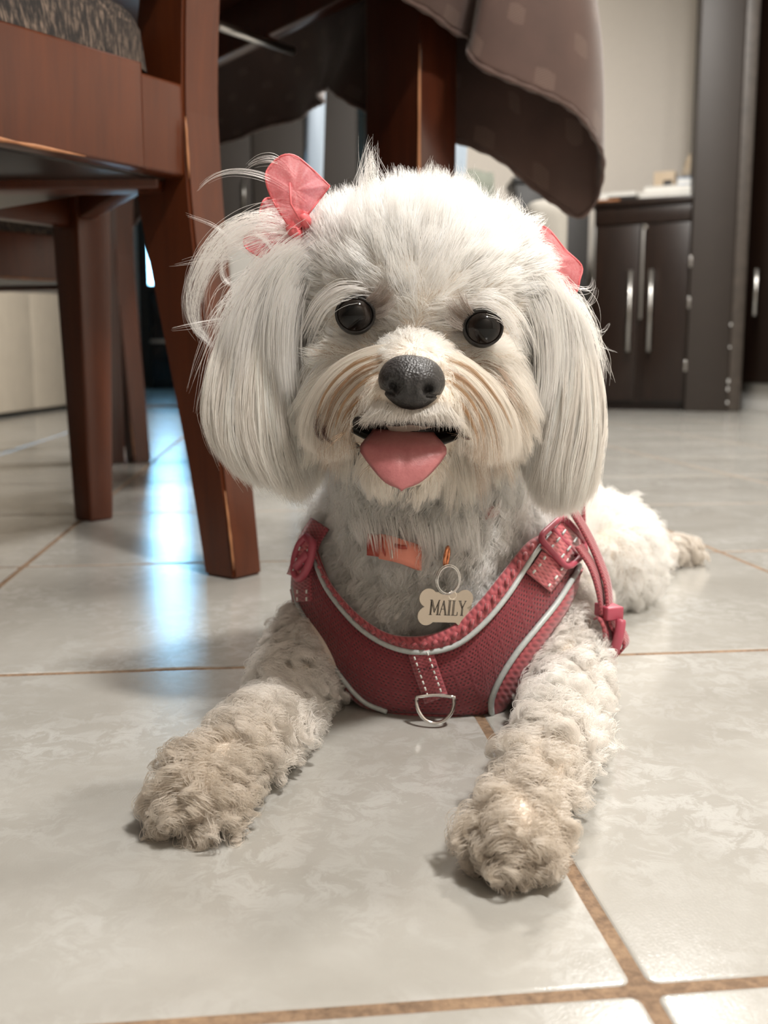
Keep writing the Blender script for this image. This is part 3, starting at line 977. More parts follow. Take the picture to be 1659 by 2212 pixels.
for i in range(12):
    y = [(-0.012, 0.70), (-0.016, 0.78), (-0.012, 0.85), (-0.004, 0.90), (0.03, 0.917), (0.08, 0.919), (0.13, 0.917), (0.175, 0.905), (0.19, 0.86), (0.193, 0.8), (0.192, 0.74), (0.19, 0.7)][i]
    G.append([frame_pt(AF, (x, 0.5 + y[0] + 0.004 * math.sin(x * 60), y[1] + 0.006 * math.sin(x * 45 + i))) for x in np.linspace(-0.10, aw - 0.18, 24)])
sheet('folded_cloth', G, plain('grey_green_wool', srgb(112, 116, 106), 0.95, var=0.15, scale=90, bump=0.2), th, 0.012, offset=1)

bc = tag(empty('storage_unit', pt(1200, 880, 4.7) * [1, 1, 0]), 'black storage unit between the grey armchair and the cabinet', 'storage unit')
BF = (pt(1105, 793, 4.72) * [1, 1, 0], np.array([1.0, 0.02]), np.array([-0.02, 1.0]))
bw = mm(158, 4.72)
box('body', (0, 0, 0.04), (bw, 0.22, 1.03), MT['black'], bc, 0.006, frame=BF)
box('top_board', (-0.01, -0.01, 1.03), (bw + 0.01, 0.22, 1.06), MT['black'], bc, 0.004, frame=BF)
for k in range(2):
    box('door', (k * bw / 2 + 0.004, -0.018, 0.06), ((k + 1) * bw / 2 - 0.004, 0.0, 1.0), MT['black'], bc, 0.003, frame=BF)
    box('knob', (bw / 2 + (k * 2 - 1) * 0.03 - 0.008, -0.034, 0.58), (bw / 2 + (k * 2 - 1) * 0.03 + 0.008, -0.018, 0.60), MT['steel'], bc, 0.004, frame=BF)
box('plinth', (0.01, 0.02, 0), (bw - 0.01, 0.2, 0.04), MT['black'], bc, frame=BF)

# dark cabinet with two long bar handles
c0, c1 = pt(1272, 883, 4.80) * [1, 1, 0], pt(1506, 888, 4.60) * [1, 1, 0]
cd = (c1 - c0)[:2]
cw = float(np.linalg.norm(cd))
cd = cd / cw
CFR = (c0, cd, np.array([-cd[1], cd[0]]))
cab = tag(empty('cabinet', c0), 'dark brown wooden cabinet with two long vertical bar handles', 'cabinet')
box('body', (0.0, 0.0, 0.03), (cw, 0.38, 0.93), MT['dark_wood'], cab, 0.004, frame=CFR)
box('plinth', (0.01, 0.02, 0), (cw - 0.01, 0.36, 0.03), MT['dark_wood'], cab, frame=CFR)
box('worktop', (-0.015, -0.03, 0.93), (cw + 0.015, 0.38, 0.962), MT['dark_wood'], cab, 0.006, frame=CFR)
tube('worn_edge', [frame_pt(CFR, (x, -0.029, 0.959)) for x in (-0.01, 0.05, 0.12)], 0.006, MT['chair_pale'], cab)
hx = cw * 0.46
for k, (x0, x1) in enumerate(((0.012, hx - 0.012), (hx + 0.012, cw - 0.05))):
    d = box('door', (x0, -0.02, 0.045), (x1, 0.0, 0.845), MT['dark_wood'], cab, 0.004, frame=CFR)
    x = x1 - 0.035 if k == 0 else x0 + 0.035
    tube('bar_handle', [frame_pt(CFR, (x, -0.048, 0.27)), frame_pt(CFR, (x, -0.048, 0.64))], 0.011, MT['steel'], d)
    for z in (0.30, 0.61):
        tube('handle_post', [frame_pt(CFR, (x, -0.048, z)), frame_pt(CFR, (x, -0.019, z))], 0.006, MT['steel'], d)
box('drawer_front', (0.012, -0.016, 0.852), (cw - 0.05, 0.0, 0.925), MT['dark_wood'], cab, 0.003, frame=CFR)
for x in (0.006, hx, cw - 0.03):
    box('metal_strip', (x - 0.006, -0.024, 0.42 if x == hx else 0.55), (x + 0.006, -0.018, 0.845), MT['steel'], cab, 0.002, frame=CFR)
box('lock', (hx - 0.002, -0.026, 0.822), (hx + 0.018, -0.018, 0.842), MT['chrome'], cab, 0.004, frame=CFR)

CZ = 0.9625


def on_cab(x0, x1, y0, y1, z0, z1, name, lab, cat, mat, bev=0.003):
    return tag(box(name, (x0, y0, CZ + z0), (x1, y1, CZ + z1), mat, None, bev, frame=CFR), lab, cat)


def book(x0, x1, y0, y1, z0, z1, name, lab, cat, mat):
    t = tag(empty(name, frame_pt(CFR, (x0, y0, CZ + z0))), lab, cat)
    box('cover', (x0, y0, CZ + z0), (x1, y1, CZ + z0 + 0.003), mat, t, frame=CFR)
    box('cover', (x0, y0, CZ + z1 - 0.003), (x1, y1, CZ + z1), mat, t, frame=CFR)
    box('pages', (x0 + 0.002, y0 + 0.003, CZ + z0 + 0.003), (x1 - 0.003, y1 - 0.003, CZ + z1 - 0.003), MT['paper'], t, frame=CFR)
    box('spine', (x1 - 0.003, y0, CZ + z0), (x1, y1, CZ + z1), mat, t, frame=CFR)
    return t


book(0.20, 0.46, 0.03, 0.30, 0.0, 0.030, 'magazine_stack', 'stack of white magazines lying on the dark cabinet', 'magazines', MT['paper'])
book(0.215, 0.45, 0.04, 0.28, 0.0302, 0.058, 'paper_pad', 'thick white pad on top of the magazines', 'pad', MT['paper'])
book(0.36, 0.47, 0.05, 0.22, 0.0584, 0.088, 'blue_book', 'light blue book on the white pad beside the door jamb', 'book', MT['blue'])
cb = tag(empty('carton', frame_pt(CFR, (0.25, 0.15, CZ + 0.0584))), 'small tan carton standing on the white pad', 'box')
box('carton_body', (0.245, 0.12, CZ + 0.0584), (0.34, 0.20, CZ + 0.135), MT['tan'], cb, 0.003, frame=CFR)
box('dark_window', (0.29, 0.117, CZ + 0.066), (0.33, 0.1199, CZ + 0.094), MT['dark_gap'], cb, frame=CFR)
bg = tag(empty('paper_bag', frame_pt(CFR, (0.43, 0.15, CZ + 0.0886))), 'crumpled tan paper bag on the blue book', 'bag')
bm = bmesh.new()
bmesh.ops.create_icosphere(bm, subdivisions=3, radius=1.0)
for v in bm.verts:
    n3 = noise.noise(v.co * 2.2) * 0.25
    p = v.co * (1 + n3)
    z = max(p.z, -0.75) * (1.25 if p.z > 0 else 1)
    v.co = frame_pt(CFR, (0.435 + p.x * 0.06 * (1 - 0.25 * p.z), 0.14 + p.y * 0.05, CZ + 0.0886 + (z + 0.75) * 0.075))
bm_obj('bag_body', bm, MT['tan'], bg)
wb = tag(empty('letter_tray', frame_pt(CFR, (0.05, 0.1, CZ))), 'low white tray of papers at the left end of the cabinet', 'tray')
box('tray_base', (0.0, 0.05, CZ), (0.185, 0.3, CZ + 0.02), MT['white'], wb, 0.003, frame=CFR)
box('tray_wall', (0.0, 0.28, CZ + 0.02), (0.185, 0.3, CZ + 0.075), MT['white'], wb, 0.003, frame=CFR)
box('papers', (0.01, 0.06, CZ + 0.02), (0.175, 0.275, CZ + 0.045), MT['paper'], wb, frame=CFR)
on_cab(0.06, 0.19, -0.015, 0.04, 0.0, 0.016, 'remote_control', 'slim black remote control at the front edge of the cabinet', 'remote', MT['black'])

# ================================================================== the dog: one continuous body
dog = tag(empty('dog', (0.03, 0.62, 0.0)), 'small fluffy white dog lying on the tiles with its tongue out', 'dog')
X3 = np.eye(3)
ROLL = math.radians(5.5)                 # the head leans to its left shoulder


def Rm(rx, ry, rz, roll=0.0):
    c, s = math.cos(roll), math.sin(roll)
    M = np.array([[c, 0, s], [0, 1, 0], [-s, 0, c]])
    return M @ np.diag([rx, ry, rz])


ELL = []                                  # (region, centre, 3x3 half axes)


def add_ell(region, c, R):
    ELL.append((region, np.asarray(c, float), np.asarray(R, float)))


def add_limb(region, pts, rad, n=9):
    P = catmull([list(p) + [r] for p, r in zip(pts, rad)], n)
    for q in P:
        add_ell(region, q[:3], np.eye(3) * q[3])


add_ell('head', pt(910, 668, 0.548), Rm(0.061, 0.056, 0.052, ROLL))              # skull
add_ell('head', pt(908, 625, 0.525), Rm(0.050, 0.040, 0.037, ROLL))              # forehead
add_ell('head', pt(785, 622, 0.548), Rm(0.036, 0.038, 0.036, ROLL))              # broad crown
add_ell('head', pt(1038, 640, 0.548), Rm(0.036, 0.038, 0.036, ROLL))
add_ell('head', pt(795, 800, 0.530), Rm(0.030, 0.036, 0.034, ROLL))              # cheeks
add_ell('head', pt(1010, 825, 0.530), Rm(0.030, 0.036, 0.034, ROLL))
add_ell('head', pt(902, 850, 0.535), Rm(0.045, 0.045, 0.040, ROLL))
add_ell('muzzle', pt(893, 800, 0.485), Rm(0.021, 0.045, 0.017, ROLL))            # bridge and muzzle
add_ell('muzzle', pt(850, 855, 0.468), Rm(0.0165, 0.026, 0.0135, ROLL))
add_ell('muzzle', pt(925, 862, 0.468), Rm(0.0165, 0.026, 0.0135, ROLL))
add_ell('chin', pt(868, 985, 0.497), Rm(0.021, 0.036, 0.016, ROLL))              # lower jaw
add_limb('neck', [pt(915, 800, 0.585), pt(925, 1050, 0.595), pt(935, 1250, 0.615)], [0.052, 0.052, 0.060], 7)
CHC = np.array([0.032, 0.628, 0.060])     # chest ellipsoid that carries the harness
CHR = np.array([0.0895, 0.0920, 0.1010])
add_ell('chest', CHC + [0, 0.004, 0.006], np.diag(CHR * 0.88))
add_limb('body', [(0.035, 0.66, 0.085), (0.07, 0.76, 0.085), (0.115, 0.87, 0.078)], [0.078, 0.080, 0.070], 8)
# forelegs resting on the floor
LG = [pt(712, 1385, 0.600), pt(640, 1455, 0.565), pt(612, 1530, 0.520), gnd(556, 1590, 0.025), gnd(480, 1655, 0.0235), gnd(432, 1692, 0.0215)]
add_limb('leg', LG, [0.030, 0.022, 0.0165, 0.0140, 0.0135, 0.0140], 14)
RG = [pt(1195, 1310, 0.625), pt(1212, 1420, 0.580), pt(1224, 1520, 0.525), gnd(1190, 1610, 0.0265), gnd(1138, 1716, 0.0235), gnd(1112, 1786, 0.0205)]
add_limb('leg', RG, [0.028, 0.021, 0.0175, 0.0150, 0.0135, 0.0130], 14)
pawL, pawR = gnd(424, 1700, 0.019), gnd(1108, 1800, 0.017)
dl_ = (LG[5] - LG[3])[:2]; dl_ /= np.linalg.norm(dl_)
dr_ = (RG[5] - RG[3])[:2]; dr_ /= np.linalg.norm(dr_)
for base, d2_, s in ((pawL, dl_, 1.0), (pawR, dr_, 0.88)):
    nn = np.array([-d2_[1], d2_[0]])
    for k, f in ((-1.5, -0.002), (-0.5, 0.004), (0.5, 0.004), (1.5, -0.002)):      # four toes
        c = np.array([base[0], base[1], 0.0130]) + np.r_[nn * k * 0.0095 * s + d2_ * f, 0]
        add_ell('paw', c, np.diag([0.0080 * s, 0.0110 * s, 0.0105]))
# hind leg and foot on the right
add_ell('thigh', pt(1300, 1185, 0.850) + [0, 0, -0.004], np.diag([0.046, 0.068, 0.046]))
add_limb('hind', [pt(1350, 1200, 0.90), gnd(1400, 1190, 0.020), gnd(1440, 1188, 0.017), gnd(1478, 1188, 0.015)], [0.026, 0.015, 0.0125, 0.0115], 9)
add_limb('hind', [(0.03, 0.80, 0.05), (-0.01, 0.82, 0.035), (-0.02, 0.76, 0.024)], [0.05, 0.036, 0.022], 6)
add_limb('hind', [(0.13, 0.92, 0.08), (0.15, 0.985, 0.055), (0.14, 1.03, 0.03)], [0.024, 0.017, 0.011], 6)    # tail

V, Fc = [], []
for reg, c, R in ELL:
    v, f = ellipsoid_geo(c, R, 20, 12)
    o = len(V)
    V += v
    Fc += [tuple(i + o for i in q) for q in f]
tmp = mesh('body_source', V, Fc, None)
m = tmp.modifiers.new('r', 'REMESH'); m.mode = 'VOXEL'; m.voxel_size = 0.0038
m = tmp.modifiers.new('s', 'SMOOTH'); m.factor = 0.6; m.iterations = 5
dg = bpy.context.evaluated_depsgraph_get()
ev = tmp.evaluated_get(dg)
bme = bpy.data.meshes.new_from_object(ev)
bpy.data.objects.remove(tmp)
co = np.zeros(len(bme.vertices) * 3)
bme.vertices.foreach_get('co', co)
co = co.reshape(-1, 3)
co[:, 2] = np.maximum(co[:, 2], 0.0008)
bme.vertices.foreach_set('co', co.ravel())
bme.update()
bme.polygons.foreach_set('use_smooth', [True] * len(bme.polygons))
bme.materials.clear()
bme.materials.append(MT['skin'])
bme.name = 'body'
body = bpy.data.objects.new('body', bme)
link(body, dog)

# ------------------------------------------------------------------ face parts
EYES = [(768, 680, 44, 39), (1042, 708, 41, 41)]
EY = 0.4925
eye_c = []
for k, (ex, ey, rx, ry) in enumerate(EYES):
    c = pt(ex, ey, EY)
    eye_c.append(c)
    eo = empty('eye', c, 0, dog)
    R = mm(43, EY)
    v, f = ellipsoid_geo(np.zeros(3), np.eye(3) * R, 32, 24)
    me = bpy.data.meshes.new('eyeball')
    me.from_pydata([tuple(x) for x in v], [], f)
    me.polygons.foreach_set('use_smooth', [True] * len(me.polygons))
    me.materials.append(MT['eye'])
    eb = bpy.data.objects.new('eyeball', me)
    eb.location = c
    eb.rotation_euler = (math.radians(4), 0, math.radians(-6 if k == 0 else 6))
    link(eb, eo)
    # dark rim of the lids: an almond ring lying on the ball
    P = []
    for a in np.linspace(0, 2 * math.pi, 40, endpoint=False):
        x, z = math.cos(a), math.sin(a)
        sq = 0.85 if z > 0 else 0.93
        q = np.array([x * R * 0.93, 0, z * R * 0.93 * sq])
        q = Rm(1, 1, 1, ROLL) @ q
        y = -math.sqrt(max(0, (R * 1.03) ** 2 - q[0] ** 2 - q[2] ** 2))
        P.append(c + [q[0], y, q[2]])
    tube('eyelid_rim', P, R * 0.075, MT['rim'], eo, 8, closed=True)

# nose leather with two comma nostrils
NC = pt(889, 826, 0.447)
nz = mm(1, 0.44)
bm = bmesh.new()
bmesh.ops.create_icosphere(bm, subdivisions=5, radius=1.0)
nostr = [(-0.48, 0.20), (0.42, 0.18)]
for v in bm.verts:
    x, y, z = v.co
    w = 73 * (1 - 0.20 * max(0, -z) ** 1.5 + 0.03 * z)
    sqx = math.copysign(abs(x) ** 0.86, x)
    p = Vector((sqx * w * nz, y * 0.0145, z * 59 * nz))
    if y < 0:
        d = 0
        for nx, nzz in nostr:
            # rounded hole with a slit running outwards
            dx, dz = (x - nx) / 0.19, (z + nzz) / 0.24
            h = math.exp(-(dx * dx + dz * dz) * 1.6)
            sx = math.copysign(1, nx)
            ox = (x - nx) * sx
            if ox > 0:
                h = max(h, math.exp(-((z + nzz + 0.22 - 0.05 * ox) / 0.09) ** 2) * (1 if ox < 0.38 else max(0, 1 - (ox - 0.38) * 6)) * 0.75)
            d = max(d, h)
        g = math.exp(-(x / 0.05) ** 2) * (1 if z < 0.1 else max(0, 1 - (z - 0.1) * 3)) * 0.35
        p.y += 0.0062 * d + 0.0022 * g
    p = Vector(Rm(1, 1, 1, ROLL) @ np.array(p))
    v.co = p
no = bm_obj('nose', bm, MT['nose'], None)
no.location = NC
no.parent = dog
no.matrix_parent_inverse = world_of(dog).inverted()

# mouth: dark lips and lining between the muzzle and the jaw
MC = pt(880, 927, 0.470)
G = []
for a in np.linspace(-1, 1, 25):
    row = []
    for b in np.linspace(-1, 1, 11):
        px = 882 + 118 * a
        lip_top = 898 - 6 * math.cos(a * 3.1) + 12 * a * a * (1 if a > 0 else 0.4) + 5 * a
        lip_bot = 968 - 34 * a * a + 3 * a
        py = lip_top + (lip_bot - lip_top) * (b + 1) / 2
        row.append(pt(px, py, 0.4615 + 0.020 * a * a + 0.008 * (1 - b * b)))
    G.append(row)
sheet('mouth', G, MT['mouth'], dog, 0.002)
for s in (-1, 1):
    P = [pt(882 + 118 * a, 966 - 34 * a * a + 3 * a, 0.4595 + 0.020 * a * a) for a in np.linspace(0.55 * s, 1.0 * s, 10)]
    tube('lower_lip', P, 0.0016, MT['rim'], dog, 8)

tube('upper_lip', catmull([pt(764, 908, .462), pt(790, 908, .4535), pt(825, 909, .4475), pt(858, 912, .4455), pt(888, 909, .4455), pt(920, 913, .4455), pt(952, 913, .4475), pt(978, 915, .4535), pt(998, 921, .462)], 40), 0.0019, MT['rim'], dog, 8)

# tongue: a broad blade with a centre groove, hanging over the lower lip
G = []
nt, ns = 26, 17
cl = catmull([(870, 922, 0.482), (871, 938, 0.462), (871, 965, 0.4505), (872, 1000, 0.4460), (871, 1030, 0.4445), (868, 1058, 0.4440)], nt)
hw = np.interp(cl[:, 1], [922, 940, 955, 968, 982, 1000, 1020, 1035, 1046, 1053, 1057], [60, 70, 84, 94, 93, 81, 65, 51, 38, 24, 8])
Vt, Ft = [], []
for i in range(nt):
    px, py, Y = cl[i]
    k = i / (nt - 1)
    th_ = 0.0042 * (1 - 0.55 * k)
    ring_a = list(np.linspace(-1, 1, ns)) + list(np.linspace(1, -1, ns))[1:-1]
    for n_, a in enumerate(ring_a):
        yy = Y + 0.0072 * abs(a) ** 2.2 * (1 - 0.8 * k) + 0.0013 * math.exp(-(a / 0.10) ** 2) * max(0, 1 - 1.1 * k)
        if n_ >= ns: yy += th_ * math.sqrt(max(0, 1 - a * a))
        Vt.append(pt(px + a * hw[i], py - a * a * 3 + a * 3 * (1 - k), yy))
m_ = len(Vt) // nt
for i in range(nt - 1):
    for n_ in range(m_):
        Ft.append((i * m_ + n_, i * m_ + (n_ + 1) % m_, (i + 1) * m_ + (n_ + 1) % m_, (i + 1) * m_ + n_))
tip = len(Vt)
Vt.append(pt(867, 1062, cl[-1][2] + 0.001))
for n_ in range(m_): Ft.append(((nt - 1) * m_ + n_, (nt - 1) * m_ + (n_ + 1) % m_, tip))
tg = mesh('tongue', Vt, Ft, MT['tongue'], dog)

# ------------------------------------------------------------------ fur tools
NPT = 9
S = np.linspace(0, 1, NPT)
G_DOWN = np.array([0, 0, -1.0])


def unit(v):
    return v / (np.linalg.norm(v, axis=-1, keepdims=True) + 1e-12)


def nearest(leaders, pts):
    kd = KDTree(len(leaders))
    for i, p in enumerate(leaders): kd.insert(p, i)
    kd.balance()
    return np.array([kd.find(p)[1] for p in pts])


def grow(root, nrm, d, L, lift, grav, curl_r, curl_k, per_clump, clump, rough=0.08, seed=1, flat_phase=0.6):
    """strands (n, NPT, 3): roots combed along d, lifted along the normal, pulled down, curled and gathered in locks"""
    r = np.random.default_rng(seed)
    n = len(root)
    A = lambda v: np.broadcast_to(np.asarray(v, float), (n,))[:, None, None]
    L_, lift, grav, cr_, ck_, clump = A(L), A(lift), A(grav), A(curl_r), A(curl_k), A(clump)
    d = unit(d + r.normal(0, rough * 2.2, (n, 3)))
    lift = lift * r.uniform(0.65, 1.35, (n, 1, 1))
    s = S[None, :, None]
    shape = d[:, None] * s + nrm[:, None] * lift * (s - 0.55 * s ** 2) + G_DOWN[None, None] * grav * s ** 2
    ln = np.linalg.norm(np.diff(shape, axis=1), axis=2).sum(1)[:, None, None]
    off = shape / ln * L_ * (1 + r.normal(0, 0.13, (n, 1, 1)))
    nc = max(4, n // per_clump)
    lead = r.choice(n, nc, replace=False)
    own = nearest(root[lead], root)
    li = lead[own]
    # follow the leader of the lock towards the tip
    goal = off[li] + (root[li] - root)[:, None] * (s ** 1.1)
    w = clump * s ** 0.9
    off = off * (1 - w) + goal * w
    # curls, in step inside a lock
    ph = r.uniform(0, 2 * math.pi, nc)[own][:, None, None] + r.normal(0, flat_phase, (n, 1, 1))
    kk = ck_ * (r.uniform(0.75, 1.3, nc)[own][:, None, None])
    e1 = unit(np.cross(d, r.normal(0, 1, (nc, 3))[own]))
    e2 = unit(np.cross(d, e1))
    amp = cr_ * np.clip(s * 2.2, 0, 1) * (r.uniform(0.6, 1.3, nc)[own][:, None, None])
    off = off + e1[:, None] * amp * (np.cos(2 * math.pi * kk * s + ph) - np.cos(ph)) + e2[:, None] * amp * (np.sin(2 * math.pi * kk * s + ph) - np.sin(ph))
    P = root[:, None] + off + r.normal(0, 1, (n, 1, 3)) * (L_ * rough * 0.5) * s ** 1.5
    return P, own


FUR = []                                  # (strands, radius at root, tint)


def add_fur(P, rad, tint):
    FUR.append((P, np.broadcast_to(rad, (len(P),)), np.broadcast_to(tint, (len(P), 3))))


def inside_ellipse(q, c):
    x, y, rx, ry = c
    return ((q[..., 0] - x) / rx) ** 2 + ((q[..., 1] - y) / ry) ** 2 < 1


def in_poly(q, poly):
    x, y = q[..., 0], q[..., 1]
    c = np.zeros(x.shape, bool)
    n = len(poly)
    for i in range(n):
        (x0, y0), (x1, y1) = poly[i], poly[(i + 1) % n]
        hit = ((y0 > y) != (y1 > y)) & (x < (x1 - x0) * (y - y0) / (y1 - y0 + 1e-9) + x0)
        c ^= hit
    return c


# sample roots evenly over the body
bme.calc_loop_triangles()
nt_ = len(bme.loop_triangles)
tv = np.zeros(nt_ * 3, int)
bme.loop_triangles.foreach_get('vertices', tv)
tv = tv.reshape(-1, 3)
vn = np.zeros(len(bme.vertices) * 3)
bme.vertices.foreach_get('normal', vn)
vn = vn.reshape(-1, 3)
ta, tb, tc = co[tv[:, 0]], co[tv[:, 1]], co[tv[:, 2]]
area = np.linalg.norm(np.cross(tb - ta, tc - ta), axis=1) / 2
N0 = 260000
pick = rng.choice(nt_, N0, p=area / area.sum())
u_, v_ = rng.random(N0), rng.random(N0)
fl = u_ + v_ > 1
u_[fl], v_[fl] = 1 - u_[fl], 1 - v_[fl]
w3 = np.stack([1 - u_ - v_, u_, v_], 1)[:, :, None]
roots = (np.stack([ta, tb, tc], 1)[pick] * w3).sum(1)
norms = unit((np.stack([vn[tv[:, 0]], vn[tv[:, 1]], vn[tv[:, 2]]], 1)[pick] * w3).sum(1))
# region of each root
best = np.full(N0, 1e9)
reg = np.zeros(N0, int)
RNAMES = ['head', 'muzzle', 'chin', 'neck', 'chest', 'body', 'leg', 'paw', 'thigh', 'hind']
for rname, c, R in ELL:
    q = np.linalg.norm((roots - c) @ np.linalg.inv(R).T, axis=1)
    dd = (q - 1) * np.mean(np.linalg.norm(R, axis=0))
    sel = dd < best
    best[sel] = dd[sel]
    reg[sel] = RNAMES.index(rname)
rp = proj(roots)
faceq = (norms * unit(_C - roots)).sum(1)          # >0: towards the camera side
R_ = lambda *names: np.isin(reg, [RNAMES.index(x) for x in names])

# thin out what lies far from view
keep = np.ones(N0, bool)
keep &= ~((faceq < -0.40) & (rng.random(N0) < 0.8))
keep &= ~(R_('body') & (rng.random(N0) < 0.6))
keep &= roots[:, 2] > 0.0022

# ---- where the harness lies the coat is pressed flat
H_NECK = [(672, 1150), (684, 1195), (706, 1245), (740, 1292), (780, 1332), (825, 1362), (870, 1374), (930, 1370), (985, 1345), (1035, 1298), (1085, 1236), (1135, 1175), (1172, 1152)]
H_PIPE = [(668, 1178), (683, 1220), (702, 1265), (735, 1312), (772, 1352), (815, 1383), (860, 1402), (905, 1409), (955, 1404), (1000, 1385), (1050, 1342), (1098, 1284), (1138, 1222), (1165, 1182), (1186, 1162)]
H_LEFT = [(634, 1268), (645, 1310), (668, 1350), (700, 1405), (740, 1466), (785, 1515), (836, 1538)]
H_RIGHT = [(1252, 1222), (1243, 1240), (1205, 1300), (1160, 1356), (1115, 1412), (1080, 1468), (1062, 1512), (1062, 1544)]
H_ROUT = [(1262, 1215), (1252, 1262), (1228, 1318), (1190, 1374), (1150, 1440), (1118, 1496), (1090, 1536), (1066, 1552)]
H_LOUT = [(628, 1275), (637, 1316), (658, 1358), (690, 1414), (730, 1476), (778, 1526), (836, 1544)]
H_HEM = [(836, 1538), (880, 1540), (950, 1543), (1010, 1545), (1062, 1544)]
hpoly = H_NECK + H_ROUT + H_HEM[::-1] + H_LOUT[::-1]
hc = np.mean(hpoly, axis=0)
hpoly2 = [tuple(hc + (np.array(q) - hc) * 0.92) for q in hpoly]
under = in_poly(rp, hpoly) & (roots[:, 1] < 0.64) & R_('chest', 'neck', 'body')
keep &= ~under


# ------------------------------------------------------------------ coat colours
WHITE = np.array([0.975, 0.950, 0.910])
CREAM = np.array([0.935, 0.850, 0.735])
TAN = np.array([0.42, 0.25, 0.14])
BEIGE = np.array([0.70, 0.615, 0.515])


def tints(n, base, var=0.035, r=rng):
    return np.clip(base + r.normal(0, var, (n, 1)) + r.normal(0, 0.01, (n, 3)), 0.02, 0.985)


def lerp(a, b, t):
    t = np.clip(t, 0, 1)[:, None]
    return a * (1 - t) + b * t


# ---- head and muzzle
BR = pt(893, 752, 0.452)                   # the hair parts from the bridge of the nose


def head_fur(idx, seed):
    p, n, q = roots[idx], norms[idx], rp[idx]
    rad = p - BR
    t = rad - n * (rad * n).sum(1)[:, None]
    d = unit(t)
    # screen polar coordinates about the nose
    dx, dy = q[:, 0] - 890, q[:, 1] - 800
    dn = np.hypot(dx, dy)
    up = np.clip((735 - q[:, 1]) / 120, 0, 1)
    low = np.clip((q[:, 1] - 740) / 60, 0, 1)
    side = np.clip((np.abs(q[:, 0] - 900) - 150) / 90, 0, 1)
    L_top = np.interp(q[:, 1], [430, 520, 600, 680, 740], [0.024, 0.024, 0.020, 0.013, 0.008])
    L_low = np.interp(dn, [60, 85, 120, 170, 230], [0.004, 0.008, 0.026, 0.036, 0.030])
    Lh = L_top * (1 - low) + L_low * low
    isch = reg[idx] == RNAMES.index('chin')
    Lh = np.where(isch, 0.015, Lh)
    # short round the eyes
    for ex, ey, rx, ry in EYES:
        de = np.hypot(q[:, 0] - ex, q[:, 1] - ey)
        k = np.clip((de - 55) / 70, 0, 1)
        Lh = np.where((q[:, 1] < ey + 30), Lh * (0.42 + 0.58 * k), Lh)
    # below the nose: short lip hair hanging straight
    lip = (np.abs(dx) < 95) & (q[:, 1] > 850) & (q[:, 1] < 925) & ~isch
    Lh = np.where(lip, np.minimum(Lh, 0.010), Lh)
    grav = np.where(low > 0.5, 0.30 + 0.55 * np.clip(dn / 200, 0, 1), 0.0) + side * 0.35 * (1 - up * 0.4)
    grav = np.where(isch, 0.6, grav)
    lift = np.where(low > 0.5, 0.34, 0.50)
    # crown stands up and back
    crown = np.clip((560 - q[:, 1]) / 120, 0, 1)[:, None]
    d = unit(d + crown * np.array([0, -0.10, 0.9]) + side[:, None] * up[:, None] * np.array([0, 0, 0.0]))
    per = 28
    P, own = grow(p, n, d, Lh, lift, grav, 0.0006, 0.8, per, np.where(low > 0.5, 0.78, 0.62), 0.06, seed)
    warm = np.clip((q[:, 1] - 700) / 160, 0, 1) * np.clip(1.15 - np.abs(dn - 190) / 260, 0.25, 1)
    tn = lerp(np.tile(WHITE, (len(p), 1)), np.tile(CREAM, (len(p), 1)), warm * 0.85)
    rr = np.random.default_rng(seed + 5)
    stain = rr.random(own.max() + 1)
    zone = (dn > 85) & (dn < 175) & (q[:, 1] > 745) & (q[:, 1] < 950) & (np.abs(dx) > 55)
    st = np.where(zone & (stain[own] < 0.17), 0.85, 0.0)
    st = np.maximum(st, np.where((q[:, 1] > 890) & (q[:, 1] < 985) & (np.abs(dx) > 110) & (np.abs(dx) < 190) & (stain[own] > 0.72), 0.6, 0))
    tn = lerp(tn, np.tile(TAN, (len(p), 1)), st)
    # smoky inner corners of the eyes
    for ex, ey, rx, ry in EYES:
        s_ = 1 if ex < 900 else -1
        de = np.hypot((q[:, 0] - (ex + s_ * 52)) / 1.0, (q[:, 1] - (ey - 14)) / 1.0)
        tn = lerp(tn, np.tile(np.array([0.30, 0.235, 0.20]), (len(p), 1)), 0.85 * np.clip(1.4 * (1 - de / 52), 0, 1))
    tn = np.clip(tn + rr.normal(0, 0.045, own.max() + 1)[own][:, None] + rr.normal(0, 0.03, (len(p), 1)), 0.03, 0.985)
    return P, tn


def cull(P, tn, rules):
    q = proj(P)
    bad = np.zeros(len(P), bool)
    for kind, c, first in rules:
        z = q[:, first:]
        hit = inside_ellipse(z, c) if kind == 'e' else in_poly(z, c)
        bad |= hit.any(1)
    return P[~bad], tn[~bad]


MOUTH_POLY = [(758, 904), (800, 905), (850, 912), (885, 905), (930, 912), (975, 915), (996, 928), (972, 962), (945, 1015), (905, 1050), (868, 1060), (830, 1045), (795, 1005), (768, 955)]
RULES = [('e', (EYES[0][0] - 2, EYES[0][1] + 2, 39, 31), 0), ('e', (EYES[1][0] + 2, EYES[1][1] + 2, 35, 34), 0), ('e', (889, 826, 72, 58), 0)]
idx = np.where(keep & R_('head', 'muzzle', 'chin'))[0]
P, tn = head_fur(idx, 21)
P, tn = cull(P, tn, RULES + [('p', MOUTH_POLY, 5)])
# nothing may hang over the mouth except the short lip hair
tipy = proj(P)
over = in_poly(tipy, MOUTH_POLY).any(1) & (np.linalg.norm(P[:, -1] - P[:, 0], axis=1) > 0.012)
P, tn = P[~over], tn[~over]
add_fur(P, 0.000105, tn)
